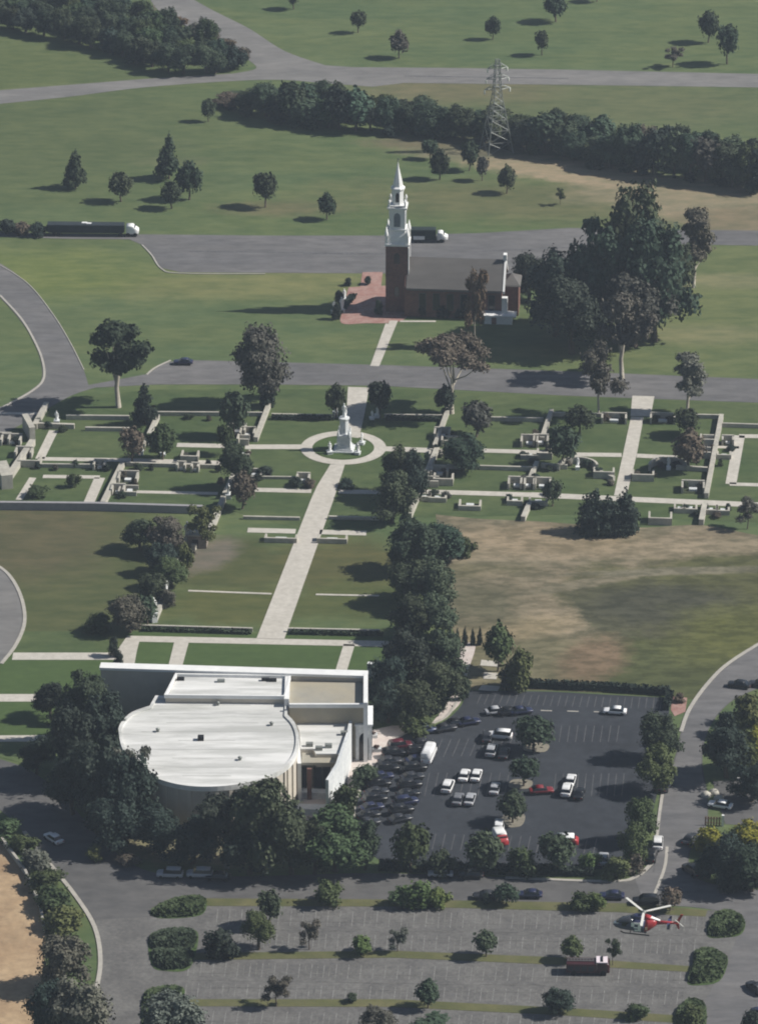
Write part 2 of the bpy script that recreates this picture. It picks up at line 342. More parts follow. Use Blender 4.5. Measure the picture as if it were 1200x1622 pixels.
sheet('bare_ground', C((600,1300),(700,1360),(900,1385),(1000,1380),(1035,1330),(1030,1372),(1005,1386),(900,1390),(600,1382),(560,1350),(600,1300)), .035, M_sand) if False else None

# kerbs
kb = MB()
for px, w in (([(1262,985),(1165,1043),(1125,1078),(1092,1123),(1078,1160)],.7), ([(1050,1250),(1044,1290),(1039,1335)],.55), ([(1032,1368),(1008,1389),(965,1397),(800,1391)],.7),
              ([(38,1318),(75,1365),(118,1418),(150,1470),(159,1525),(150,1580),(140,1625)],.75), ([(0,420),(46,451),(86,501),(113,546),(133,586)],.2),
              ([(0,468),(32,503),(52,535),(67,570),(69,600),(50,620),(5,645)],.5), ([(-20,886),(13,910),(33,945),(39,985),(25,1022),(2,1052)],.7),
              ([(225,388),(240,404),(256,426),(286,433),(420,434)],.35), ([(650,1158),(618,1178),(597,1212),(570,1250),(560,1285),(562,1312)],.6), ([(270,571),(245,583),(232,594)],.4), ([(735,1090),(705,1137),(652,1155)],.5)):
    strip(kb, px, w, 0, .16, True)
tag(kb.build('kerb', M_kerb), kind='structure')

# painted markings
pm = MB()
def line(a, b, w=.13, z=.075, mb_=None):
    A, B = G(*a), G(*b); d = (B-A); ln = d.length; c = (A+B)/2
    (mb_ or pm).box((c.x, c.y, z-.005), (ln, w, .01), math.atan2(d.y, d.x))
for i in range(26): line((762+i*11.4, 1100+i*.25), (755+i*11.6, 1116+i*.3))        # stalls by the top hedge
for k in range(9): line((700+k*14, 1172-k*.5), (688+k*14, 1200-k*.5))
for k in range(10): line((680+k*14, 1225), (672+k*14, 1262)); line((880+k*12, 1226), (876+k*12, 1262))
for k in range(22): line((630+k*15, 1320+k*.4), (624+k*15, 1345+k*.4))
for k in range(9): line((876+k*13,1150),(872+k*13,1176))
line((1040,1340),(1035,1382))
for a_, b_ in (((300,398),(560,401)),((480,402),(610,402)),((640,120),(900,124)),((760,398),(900,392))): line(a_, b_, .5, .06)
tag(pm.build('road_marking', M_line), kind='structure')
pw = MB(); strip(pw, [(1056,1342),(1052,1375),(1036,1418)], .55, .06, .07, True); strip(pw, [(770,1127),(990,1131)], .0001, .06, .061)
for k in range(5): line((772+k*42,1124+k),(790+k*42,1124.6+k), .35, .078, pw)
tag(pw.build('road_marking', M_kerb), kind='structure')
po, pc = MB(), MB()
for (x0, x1, ya, yb, sl, sk) in ((345,1120,1440,1504,.014,-.10), (300,1090,1524,1582,.016,-.13), (300,1070,1600,1660,.017,-.16)):
    x = x0
    while x < x1:
        for (u, v) in ((.02,.40),(.60,.97)):
            yt = ya + (x-x0)*sl; hgt = (yb-ya)
            p = (x - (yt+hgt*u-ya)*(-sk) , yt+hgt*u); q = (x - (yt+hgt*v-ya)*(-sk), yt+hgt*v)
            line(p, q, .16, .075, po)
            if random.random() < .75: line((p[0]+9.5, p[1]), (q[0]+9.5+random.uniform(-1,1), q[1]), .16, .072, pc)
        x += 19.5
    for f in (.30,.5,.70):
        for s in range(12):
            xa = x0 + (x1-x0)*s/12; xb = x0 + (x1-x0)*(s+1)/12
            line((xa, ya+(yb-ya)*f+(xa-x0)*sl+random.uniform(-1,1)), (xb, ya+(yb-ya)*f+(xb-x0)*sl+random.uniform(-1,1)), .17, .078, pc)
tag(po.build('faded_road_marking', M_line_o), kind='structure'); tag(pc.build('tarred_joints', M_crack), kind='structure')
# ================================================================ BUILDINGS
# ---- church
CR = R(-5)
def local(o):     # local frame helper: px point -> coordinates in the thing's frame
    inv = (Matrix.Translation(o.location) @ Matrix.Rotation(o.rotation_euler.z, 4, 'Z')).inverted()
    return lambda px, py, z=0: inv @ G(px, py, z)
tc = G(629.5, 488)
ch = empty('church', tc, CR, 'red brick church with tall white steeple and grey shingle roof', 'church')
w = 2.6
tw = MB(); tw.box((0,0,8.2), (2*w,2*w,16.4)).build('tower', M_brick, ch)
MB().box((0,0,16.65), (2*w+.5,2*w+.5,.5)).build('tower_cornice', M_white, ch); MB().box((0,0,9.0),(2*w+.16,2*w+.16,.3)).build('string_course', M_brick, ch)
def openings(parent, z, hh, ww, r, m=M_glass, name='window'):
    for a in range(4):
        o = MB(); ca, sa = math.cos(a*math.pi/2), math.sin(a*math.pi/2)
        p = [(-ww/2,-hh/2),(ww/2,-hh/2),(ww/2,hh*.25),(ww*.35,hh*.42),(0,hh*.5),(-ww*.35,hh*.42),(-ww/2,hh*.25)]
        vs = []
        for d in (r-.1, r+.06):
            for x, zz in p: vs.append((x*ca + d*sa, x*sa - d*ca, z+zz))
        n = len(p); o.add(vs, [tuple(range(n)), tuple(reversed(range(n, 2*n)))] + [(i,(i+1)%n,n+(i+1)%n,n+i) for i in range(n)])
        f = o.build(name, m, parent)
for s in (-1,1): MB().box((w+.08,s*(w-.65),10.5),(.2,1.3,11)).build('pilaster_or_sunlit_strip', M_stone, ch)  # added white strips paint the sunlight on the tower's right brick face
openings(ch, 13.4, 2.6, 1.3, w); openings(ch, 5.2, 2.4, 1.1, w)
st = empty('steeple', (0,0,0)); st.parent = ch
q = MB()
q.lathe((0,0,0), [(3.55,16.9),(3.45,17.7),(3.2,18.6),(2.75,19.6),(2.6,20.0)], 4, False); q.build('steeple_base', M_white, st)
q = MB(); q.box((0,0,22.6), (3.7,3.7,5.2)); q.build('belfry', M_white, st)
q = MB(); q.box((0,0,25.4), (4.5,4.5,.45)); q.box((0,0,20.15),(4.2,4.2,.3))
for sx in (-1,1):
    for sy in (-1,1):
        q.box((sx*1.8,sy*1.8,26.2),(.35,.35,1.3)); q.lathe((sx*1.8,sy*1.8,26.8),[(.3,0),(.3,.2),(.05,.9)],8)
        q.box((sx*2.42,sy*2.42,17.8),(.6,.6,2.2)); q.lathe((sx*2.42,sy*2.42,18.9),[(.48,0),(.48,.35),(.06,2.3)],8)
q.box((0,0,25.95),(3.9,3.9,.12)); q.box((0,0,22.6),(3.6,3.6,5.4)); q.build('balustrade', M_white, st)
openings(st, 22.6, 3.4, 1.5, 1.85, M_lead, 'louvre')
q = MB(); q.lathe((0,0,0), [(1.45,25.7),(1.45,29.6),(1.75,29.7),(1.7,30.0),(1.25,30.3),(1.0,31.6)], 8, False); q.build('lantern', M_white, st)
openings(st, 27.9, 2.3, .8, 1.36, M_glass, 'lantern_opening')
q = MB(); q.lathe((0,0,0), [(1.0,31.6),(.55,33.6),(.28,34.8),(.1,36.0)], 8, False); q.build('spire', M_white, st)
q = MB(); q.tube([(0,0,35.8),(0,0,37.2)],[.07,.03],6); q.box((.15,0,36.8),(.7,.05,.18)); q.lathe((0,0,36.2),[(.01,0),(.2,.2),(.01,.4)],8); q.build('weather_vane', M_steel, st)
# nave
x0, x1, D, E, Rg = 2.6, 24.6, 6.3, 7.4, 12.3
y_ = 1.2
q = MB(); vs = [(x,y,z) for x in (x0-.6,x1) for y,z in ((y_-D,0),(y_-D,E),(y_,Rg-.15),(y_+D,E),(y_+D,0))]
q.add(vs, [(4,3,2,1,0),(5,6,7,8,9),(0,1,6,5),(1,2,7,6),(2,3,8,7),(3,4,9,8)]); q.build('nave_walls', M_brick, ch)
q = MB(); o_, k_ = .5, .22
vs = [(x,y,z) for x in (x0-.2,x1+.25) for y,z in ((y_-D-o_,E-.42),(y_,Rg),(y_+D+o_,E-.42),(y_+D+o_,E-.2),(y_,Rg+k_),(y_-D-o_,E-.2))]
q.add(vs, [(5,4,3,2,1,0),(6,7,8,9,10,11)] + [(i,(i+1)%6,6+(i+1)%6,6+i) for i in range(6)]); rf = q.build('roof', M_slate, ch)
q = MB()
for x in (x1+.3,):
    for s in (-1,1):
        vs = [(x+dx, y_+s*yy, z) for dx in (-.12,.35) for yy, z in ((0,Rg-.3),(D+.7,E-.8),(D+.7,E-.2),(0,Rg+.42))]
        q.add(vs, [(0,1,2,3),(7,6,5,4)] + [(i,(i+1)%4,4+(i+1)%4,4+i) for i in range(4)])
q.box((x1+.3,y_,Rg+.9),(.8,1.6,1.4)); q.build('gable_coping', M_white, ch)
for s in (-1,1): MB().box(((x0+x1)/2,y_+s*(D+.42),E-.55),(x1-x0,.3,.28)).build('eaves_cornice', M_slate, ch)
for i in range(6):
    for yy in (y_-D-.02, y_+D+.02):
        fr = MB().box((6.2+i*3.2, yy, 3.9),(1.7,.14,4.2)); f = fr.build('window', M_slate, ch)
        MB().box((6.2+i*3.2, yy+(-.03 if yy<y_ else .03), 3.9),(1.35,.16,3.9)).build('pane', M_glass, f)
q = MB(); q.box((x1+1.9, y_, 3.6),(3.6,7.4,7.2)); q.build('chancel', M_brick, ch)
q = MB(); q.lathe((x1+1.9,y_,7.2),[(3.1,0),(2.9,.3),(.2,1.9)],4,False,1.7); q.build('chancel_roof', M_slate, ch)
q = MB(); q.box((x1-.6, y_-D-1.6, .95),(6.4,3.0,1.9)); q.box((x1-.6,y_-D-1.6,2.0),(8.2,3.5,.3)); q.box((x1+.7,y_-D-.6,2.9),(1.3,1.3,5.8)); q.build('vestry_porch', M_white, ch)
q = MB(); q.box((x1-1.6,y_-D-3.12,.85),(1.1,.1,1.6)); q.build('porch_door', M_brick, ch)
q = MB(); q.box((-w-.06,0,1.6),(.14,1.9,3.2)); q.build('tower_door', M_white, ch)

# ---- white auditorium with the rounded front
ac = G(330, 1190); au = empty('auditorium', (ac.x, ac.y, 0), 0, 'large white roofed auditorium with a rounded front and stepped flat roofs', 'building')
Lq = local(au)
def at(px, z): return [tuple(Lq(p[0], p[1], z)) for p in px]
drum = crom([(189,1158),(194,1147),(210,1132),(238,1122)],4) + [(247,1106),(455,1109)] + crom([(453,1135),(466,1150),(472,1173),(466,1200),(445,1221),(405,1238),(355,1247),(300,1247),(252,1236),(215,1215),(195,1188),(189,1158)],5)
ZD = 10.0
MB().prism(at(drum, ZD), 0, ZD).build('drum_wall', M_audwall, au)
P = at(drum, ZD); cx = sum(p[0] for p in P)/len(P); cy = sum(p[1] for p in P)/len(P)
rim = MB(); n = len(P)
ins = [(cx+(p[0]-cx)*.975, cy+(p[1]-cy)*.965) for p in P]; out = [(cx+(p[0]-cx)*1.012, cy+(p[1]-cy)*1.018) for p in P]
vs = [(*p,z) for z in (ZD-.6,ZD+.38) for p in out] + [(*p,z) for z in (ZD-.0,ZD+.38) for p in ins]
for i in range(n):
    j = (i+1)%n; rim.add([vs[i],vs[j],vs[n+j],vs[n+i],vs[3*n+i],vs[3*n+j],vs[2*n+i],vs[2*n+j]], [(0,1,2,3),(3,2,5,4),(4,5,7,6)])
rim.build('parapet', M_roofw, au)
rf = MB().prism(ins, ZD, ZD+.12).build('drum_roof', M_roofw, au)
# roof seams, hatch and vents
q = MB()
for k in range(9):
    yy = 1118 + k*14; q2 = G(0, yy, ZD)
    p = Lq(250 if k < 1 else 215+abs(k-4)*9, yy, ZD); r = Lq(440-(k>5)*(k-5)*12, yy, ZD); q.box(((p.x+r.x)/2,(p.y+r.y)/2,ZD+.14),(abs(r.x-p.x)*(.55,.9,.7,1,.4,.85,.6,.8,.5)[k],.14,.045))
q.build('roof_seams', mat('roof_seam', (.50,.50,.48)), rf)
p = Lq(318,1173,ZD); q = MB().box((p.x,p.y,ZD+.5),(1.1,1.1,.8)); q.build('roof_hatch', M_black, rf)
for (vx, vy) in ((345,1118),(250,1160),(380,1205),(430,1150)):
    p = Lq(vx,vy,ZD); MB().lathe((p.x,p.y,ZD+.1),[(.3,0),(.3,.5),(.45,.55),(.1,.8)],8).build('roof_vent', M_steel, rf)
for k in range(24):
    i = int(len(P)*(.30+.66*k/24)); p = P[i % n]; a = math.atan2(p[1]-cy, p[0]-cx)
    if p[1] < cy-2: MB().box((cx+(p[0]-cx)*1.0, cy+(p[1]-cy)*1.0, 4.7),(.45,.7,9.4), a).build('pilaster_or_sunlit_strip', M_audwall, au)
# stage block behind
ZS = 11.2
sb = [(279,1072),(459,1075),(451,1107),(262,1105)]
MB().prism(at(sb, ZS), 0, ZS).build('stage_block', M_audwall, au)
Q = at(sb, ZS); cx2 = sum(p[0] for p in Q)/4; cy2 = sum(p[1] for p in Q)/4
MB().prism([(cx2+(p[0]-cx2)*.97, cy2+(p[1]-cy2)*.94) for p in Q], ZS, ZS+.1).build('stage_roof', M_roofw, au)
q = MB()
for i in range(4):
    a, b = Q[i], Q[(i+1)%4]; d = math.hypot(b[0]-a[0], b[1]-a[1]); q.box(((a[0]+b[0])/2,(a[1]+b[1])/2,ZS+.3),(d+.4,.4,.7 + (i%2)*.02), math.atan2(b[1]-a[1], b[0]-a[0]))
q.build('stage_parapet', M_white, au)
for (vx, vy) in ((286,1078),(432,1080),(420,1079),(350,1081)):
    p = Lq(vx,vy,ZS); MB().box((p.x,p.y,ZS+.35),(1.4,.7,.5)).build('roof_vent', M_black if vx > 400 or vx < 300 else M_steel, au)
# long back wall with the thick top
ZW = 11.8
bw = [(165,1053),(580,1064),(582,1073),(600,1075),(600,1068),(700,1071)]
a, b = Lq(160,1057,ZW), Lq(581,1070,ZW)
d = math.hypot(b.x-a.x, b.y-a.y); ang = math.atan2(b.y-a.y, b.x-a.x)
MB().box(((a.x+b.x)/2,(a.y+b.y)/2,ZW/2),(d,1.6,ZW), ang).build('back_wall', M_audwall, au)
MB().box(((a.x+b.x)/2,(a.y+b.y)/2,ZW+.2),(d+.3,2.3,.5), ang).build('wall_coping', M_white, au)
# deck and right wing
ZK = 10.9
dk = [(458,1080),(577,1082),(577,1120),(458,1120)]
MB().prism(at(dk, ZK), 0, ZK).build('upper_terrace', M_deck, au)
a, b = Lq(578.5,1070,ZW-.4), Lq(578.5,1122,ZK)
p0 = Lq(579,1078,ZK); p1 = Lq(579,1124,ZK)
MB().box(((p0.x+p1.x)/2,(p0.y+p1.y)/2,(ZK+1.4)/2),(.8,abs(p1.y-p0.y),ZK+1.4)).build('terrace_wall', M_white, au)
q0, q1 = Lq(458,1120,ZK), Lq(577,1121,ZK); MB().box(((q0.x+q1.x)/2,(q0.y+q1.y)/2,ZK+.35),(abs(q1.x-q0.x),.5,.75)).build('terrace_parapet', M_white, au)
p = Lq(455,1090,ZS-.5); MB().box((p.x,p.y-2,(ZS+.6)/2),(.9,9.5,ZS+.6)).build('stair_wall', M_white, au)
ZR = 7.2
wing = [(462,1131),(556,1132),(548,1165),(538,1196),(500,1196),(496,1188),(476,1188),(474,1160)]
MB().prism(at(wing, ZR), 0, ZR).build('wing_walls', M_audwall, au)
MB().prism(at(wing, ZR), ZR+.002, ZR+.25).build('wing_roof', M_roofw, au)
q = MB()
for (s, e) in (((558,1128),(552,1160)),((552,1160),(534,1212)),((534,1212),(518,1238))):
    A, B = Lq(*s, ZR+.6), Lq(*e, ZR+.6); dd = math.hypot(B.x-A.x, B.y-A.y)
    q.box(((A.x+B.x)/2,(A.y+B.y)/2,(ZR+.9)/2),(dd+.02,.55,ZR+.9+(.02 if s[0]==552 else 0)), math.atan2(B.y-A.y,B.x-A.x))
q.build('wing_parapet', M_stone, au)
q = MB(); A = Lq(470,1165,ZR); B = Lq(474,1215,ZR); dd = math.hypot(B.x-A.x,B.y-A.y); q.box(((A.x+B.x)/2,(A.y+B.y)/2,(ZR+.7)/2),(dd,.7,ZR+.7), math.atan2(B.y-A.y,B.x-A.x)); q.build('link_wall', M_white, au)
q = MB(); A = Lq(478,1192,ZR-.7); B = Lq(530,1196,ZR-.7); q.box(((A.x+B.x)/2,A.y-2.2,ZR-.8),(abs(B.x-A.x),4.4,.5)); q.build('entrance_canopy', M_deck, au)
zb = 0
for k, (xx, ww, mm, nm) in enumerate(((481,1.0,M_glass,'entrance_door'),(490,.8,M_brick,'entrance_column'),(503,1.5,M_glass,'entrance_door'),(517,1.5,M_glass,'entrance_door'),(527,.8,M_audwall,'entrance_column'))):
    p = Lq(xx,1196,ZR); MB().box((p.x,p.y-.05-(nm[-1]=='n')*3.6,3.2-(nm[-1]=='r')*.8),(ww,.5,6.2-(nm[-1]=='r')*1.6)).build(nm, mm, au)
for (vx, vy) in ((548,1140),(545,1166),(490,1184),(505,1190),(520,1186)):
    p = Lq(vx,vy,ZR); MB().box((p.x,p.y,ZR+.6),(1.3,.8,.7)).build('roof_vent', M_steel, au)
# arched portal facing the plaza
q = MB(); pc_ = Lq(576,1140,6.6); q.box((pc_.x,pc_.y,3.6),(3.0,7.5,7.2)); q.box((pc_.x,pc_.y,7.35),(3.4,7.9,.35)); por = q.build('entrance_portal', M_stone, au)
q = MB()
arch = [(-1.6,0),(1.6,0),(1.6,4.0)] + [(1.6*math.cos(t),4.0+1.6*math.sin(t)) for t in [math.pi*k/8 for k in range(1,8)]] + [(-1.6,4.0)]
vs = [(pc_.x+dx,pc_.y+yy,z+.1) for dx in (1.45,1.56) for yy,z in arch]; n = len(arch)
q.add(vs, [tuple(reversed(range(n))), tuple(range(n,2*n))]+[(i,(i+1)%n,n+(i+1)%n,n+i) for i in range(n)]); q.build('arched_window', M_glass, por)
vs = [(pc_.x+xx,pc_.y+dy,z+.1) for dy in (-3.82,-3.70) for xx,z in [(a_*.55,b_) for a_,b_ in arch]]
MB().add(vs, [tuple(range(n)), tuple(reversed(range(n,2*n)))]+[((i+1)%n,i,n+i,n+(i+1)%n) for i in range(n)]).build('arched_window', M_glass, por)

def lowwall(px, h, w, label, m=M_wall, name='garden_wall', cat='wall', group=None, cap=True):
    A = G(*px[0]); o = empty(name, (A.x, A.y, 0), 0, label, cat, group)
    body = strip(MB(), px, w, -.1, h-.12); vv = [(v[0]-A.x, v[1]-A.y, v[2]) for v in body.v]; body.v = vv; body.build('wall_body', m, o)
    if cap:
        c = strip(MB(), px, w+.10, h-.118, h+.03); c.v = [(v[0]-A.x, v[1]-A.y, v[2]) for v in c.v]; c.build('coping', m, o)
    return o
# walls of the forecourt
lowwall([(472,1262),(526,1264)], 1.3, 1.6, 'upper of two thick white walls below the auditorium entrance', M_stone, group='forecourt walls')
lowwall([(468,1287),(516,1288)], 1.2, 2.0, 'lower of two thick white walls below the auditorium entrance', M_stone, group='forecourt walls')
lowwall([(562,1245),(605,1240)], .9, 1.6, 'white wall with a bend at the corner of the dark car park', M_stone)
lowwall([(582,1072),(604,1075)], 3.0, .8, 'short white wall at the right end of the long auditorium wall', M_stone)

# ---- pylon
pc0 = G(786, 238); py = empty('lattice_pylon', (pc0.x, pc0.y, 0), R(18), 'pale steel lattice pylon standing before the wooded belt', 'pylon')
HP = 24.5
def wd(z): return 3.4 + (1.0-3.4)*min(z/15, 1) if z < 15 else 1.0 - .55*(z-15)/(HP-15)
lv = [0,3,6,8.8,11.4,13.4,15,16.6,18.2,19.8,21.4,23,HP]
for sx, sy in ((-1,-1),(1,-1),(1,1),(-1,1)):
    MB().tube([(sx*wd(z),sy*wd(z),z) for z in lv], [.13-.002*z for z in lv], 4, False).build('leg', M_steel, py)
q = MB()
for a, b in zip(lv, lv[1:]):
    for f in range(4):
        c, s_ = ((-1,-1),(1,-1),(1,1),(-1,1))[f], ((1,-1),(1,1),(-1,1),(-1,-1))[f]
        P0, P1 = (c[0]*wd(a),c[1]*wd(a),a), (s_[0]*wd(a),s_[1]*wd(a),a); P2, P3 = (c[0]*wd(b),c[1]*wd(b),b), (s_[0]*wd(b),s_[1]*wd(b),b)
        for u, v in ((P0,P3),(P1,P2),(P2,P3)): q.tube([u,v],[.055,.055],4,False)
q.build('bracing', M_steel, py)
for z, L_ in ((16.6,3.4),(19.4,3.0),(22.2,2.6)):
    q = MB()
    for s in (-1,1):
        for sy in (-1,1): q.tube([(s*.8,sy*.7,z),(s*L_,0,z+.1)],[.1,.07],4,False); q.tube([(s*.8,sy*.7,z+1.2),(s*L_,0,z+.15)],[.1,.07],4,False)
    q.tube([(-1.0,0,z+.6),(1.0,0,z+.6)],[.2,.2],4,False)
    cr = q.build('cross_arm', M_steel, py)
    for s in (-1,1): MB().lathe((s*L_,0,z-1.1),[(.05,0),(.28,.15),(.16,.3),(.28,.5),(.16,.7),(.28,.9),(.05,1.15)],8).build('insulator', M_insul, cr)

# ---- monument in the circle
mc = G(545, 712); mo = empty('monument', (mc.x, mc.y, 0), R(-5), 'grey and white stone monument with a standing figure on top in the round bed', 'monument'); mo.scale = (.8,.8,.95)
q = MB()
for k, (a, z) in enumerate(((5.6,.35),(4.7,.7),(4.0,1.05))): q.box((0,0,z-.175 - .0),(a,a,.35+.001*k))
q.build('steps', M_stone, mo)
q = MB(); q.lathe((0,0,1.05),[(2.55,0),(2.55,.5),(2.3,.6),(2.2,2.4),(2.45,2.6),(2.45,2.9),(1.6,3.1)],4,False,rz=0); q.build('pedestal', M_stone, mo)
q = MB(); q.lathe((0,0,4.1),[(1.55,0),(1.3,.4),(1.2,3.2),(1.5,3.5),(1.5,3.8),(1.2,3.9)],8,False); q.build('column', M_stone, mo)
for a in range(4):
    ca, sa = math.cos(a*math.pi/2+.785), math.sin(a*math.pi/2+.785)
    MB().box((ca*2.05,sa*2.05,2.3),(.7,.7,2.6),a*math.pi/2).lathe((ca*2.05,sa*2.05,3.6),[(.3,0),(.38,.5),(.3,1.0),(.18,1.25),(.2,1.5),(.05,1.75)],8).build('corner_figure', M_stone, mo)
def figure(mb, z, h, arm=True):
    s = h/1.8
    mb.loft_v = None
    prof = [(.26,.0,.0),(.25,.25,0),(.20,.7,0),(.19,.95,0),(.23,1.3,0),(.24,1.42,0),(.10,1.52,0),(.07,1.56,0),(.105,1.64,0),(.105,1.74,0),(.04,1.81,0)]
    mb.lathe((0,0,z), [(r*s,zz*s) for r,zz,_ in prof], 12, True, .78)
    mb.tube([(-.22*s,0,z+1.4*s),(-.32*s,-.03*s,z+1.12*s),(-.22*s,-.22*s,z+.98*s)],[.075*s,.06*s,.04*s],8)
    mb.tube([(.22*s,0,z+1.4*s),(.33*s,-.02*s,z+1.1*s),(.30*s,-.1*s,z+.85*s)],[.075*s,.06*s,.04*s],8)
    mb.tube([(.1*s,.1*s,z),(.3*s,.18*s,z+.6*s),(.18*s,.16*s,z+1.35*s)],[.14*s,.12*s,.05*s],8)
    return mb
figure(MB(), 8.0, 3.4).build('standing_figure', M_white, mo)
def small_statue(px, py_, h, rz, label, plinth=.8, group=None):
    p = G(px, py_); o = empty('statue', (p.x,p.y,0), rz, label, 'statue', group)
    MB().box((0,0,plinth/2-.03),(1.1,1.1,plinth+.06)).box((0,0,plinth+.05),(1.3,1.3,.12)).build('plinth', M_stone, o)
    figure(MB(), plinth+.11, h).build('carved_figure', M_white, o); return o
small_statue(522,719,2.2,.3,'small white statue at the lower left of the round monument bed',.6,'statues round the monument')
small_statue(566,720,2.2,-.3,'small white statue at the lower right of the round monument bed',.6,'statues round the monument')
small_statue(573,704,2.2,1.2,'small white statue on the far right side of the round monument bed',.6,'statues round the monument')
small_statue(531,659,2.2,0,'white statue on a plinth at the left of the upper garden walk',.9)
small_statue(597,661,1.8,0,'small white statue beneath the dark tree right of the upper garden walk',.6)
small_statue(589,664,1.6,0,'low white statue beside the paved landing above the round bed',.4)
small_statue(90,672,2.2,0,'white statue on a plinth behind the low wall in the far left garden court',.9)
small_statue(223,720,2.2,0,'white statue on the left cross path of the gardens beneath a brown tree',.9)
small_statue(258,722,1.5,0,'small pale statue beneath the round green tree in the left gardens',.5)
small_statue(541,495,3.0,.4,'white statue group in front of the dark hedge on the brick plaza',.8)
small_statue(529,497,2.4,.4,'weathered statue at the left end of the church plaza hedge',.8)
small_statue(545,478,2.4,.4,'white statue among the hedge plants above the brick plaza',.8)
small_statue(645,1018,3.0,.4,'white statue among dark trees at the right end of the terrace walk',1.4)
small_statue(653,1008,2.4,.4,'slender white statue half hidden by trees above the terrace walk',1.2)
small_statue(297,866,4.0,.4,'tall pale statue beside the stone shelter left of the walk',1.6)
small_statue(263,945,2.6,.4,'white statue in the row of trees left of the long walk',1.2)
small_statue(244,985,3.2,.4,'tall white statue at the lower end of the tree row by the terrace',2.0)
small_statue(640,766,2.6,0,'white statue between the large dark garden trees right of the walk',1.0)
small_statue(362,790,2.4,0,'white statue beneath the brown trees by the slanting left wall',1.0)

# ---- garden walls
T = 'cream stone garden wall '
for px, h, w_, lb in (
  ([(688,712),(712,646)],1.3,.75,T+'running up from the right arm of the cross path'),
  ([(692,716),(648,822)],1.5,.9,T+'running down beside the large dark trees right of the walk'),
  ([(405,700),(426,645)],1.3,.8,T+'running up left of the round bed to the road'),
  ([(372,755),(356,790)],1.5,.9,T+'below the dark shrub left of the walk, upper piece'),
  ([(354,795),(334,845)],1.6,.9,T+'below the dark shrub left of the walk, lower piece'),
  ([(194,740),(163,803)],1.4,.9,T+'running down to the retaining wall in the left gardens'),
  ([(236,694),(250,664)],1.3,.8,T+'beneath the dark conifers in the left gardens'),
  ([(52,705),(8,770)],1.6,1.1,T+'slanting down along the far left court'),
  ([(74,645),(55,680)],1.5,.9,T+'slanting up to the left road bend'),
  ([(873,655),(858,700)],1.3,.8,T+'left of the court with the right hand walk'),
  ([(850,737),(838,765)],1.2,.8,T+'short, between two groups of monument alcoves on the right'),
  ([(1142,664),(1118,790)],1.5,.8,T+'long, closing the right hand court'),
  ([(1116,803),(1110,832)],1.5,.9,T+'short, pointing into the dry field at the right'),
  ([(838,803),(828,826)],1.3,.8,T+'short, pointing into the dry field left of the dark cypresses'),
  ([(758,666),(860,668)],1.1,.5,T+'along the back, left part of the right gardens'),
  ([(875,659),(955,661)],1.1,.5,T+'along the back of the court left of the right hand walk'),
  ([(1040,661),(1142,663)],1.1,.5,T+'along the back of the court right of the right hand walk'),
  ([(1142,676),(1230,679)],1.1,.5,T+'along the back at the right edge of the photo'),
  ([(708,742),(848,746)],1.1,.5,T+'across the lawn between two groups of alcoves'),
  ([(857,741),(898,743)],1.2,.6,T+'left of the curved niche below the right cross path'),
  ([(940,748),(972,762)],1.2,.6,T+'low, beside the right hand walk on its left'),
  ([(1070,744),(1120,747)],1.2,.6,T+'right of the curved niche right of the walk'),
  ([(105,664),(205,665)],1.2,.6,T+'along the back of the far left court'),
  ([(245,658),(415,659)],1.1,.5,T+'along the back of the lawn left of the round bed'),
  ([(430,660),(530,662)],.9,.5,T+'low, along the back left of the statue and landing'),
  ([(608,661),(700,662)],.9,.5,T+'low, along the back right of the landing'),
  ([(60,677),(118,679)],1.3,.8,T+'across the top of the far left court behind the statue'),
  ([(135,682),(205,683)],1.0,.6,T+'across the top lawn of the left gardens'),
  ([(62,740),(160,741)],1.0,.5,T+'just below the shaded path of the far left court'),
  ([(200,738),(350,742)],1.0,.5,T+'below the second cross path of the left gardens'),
  ([(435,655),(436,655.6)],.5,.3,None),
  ([(225,996),(400,1001)],1.0,.5,T+'low, above the terrace left of the long walk'),
  ([(456,1001),(602,1004)],1.0,.5,T+'low, above the terrace right of the long walk'),
  ([(322,852),(306,872)],1.4,.8,T+'short, beside the stone shelter above the tree row'),
  ([(288,884),(270,925)],1.4,.8,T+'running down through the diagonal tree row, upper piece'),
  ([(262,945),(246,984)],1.4,.8,T+'running down through the diagonal tree row, lower piece'),
  ([(388,758),(470,759)],.7,.4,T+'very low, left of the walk below the round bed'),
  ([(385,822),(475,824)],.8,.5,T+'low, left of the walk above the pale cross path'),
  ([(520,822),(600,824)],.8,.5,T+'low, right of the walk above the pale cross path'),
):
    if lb: lowwall(px, h*.85, w_*(.85 if abs(px[0][1]-px[1][1]) < 12 else 1.1), lb, group='garden walls')
lowwall([(-60,806),(150,808),(322,813)], 1.7, .8, 'long bluish retaining wall along the lower edge of the left gardens', mat('grey_retaining_stone', (.30,.29,.30), (.25,.245,.255), .6), 'retaining_wall')

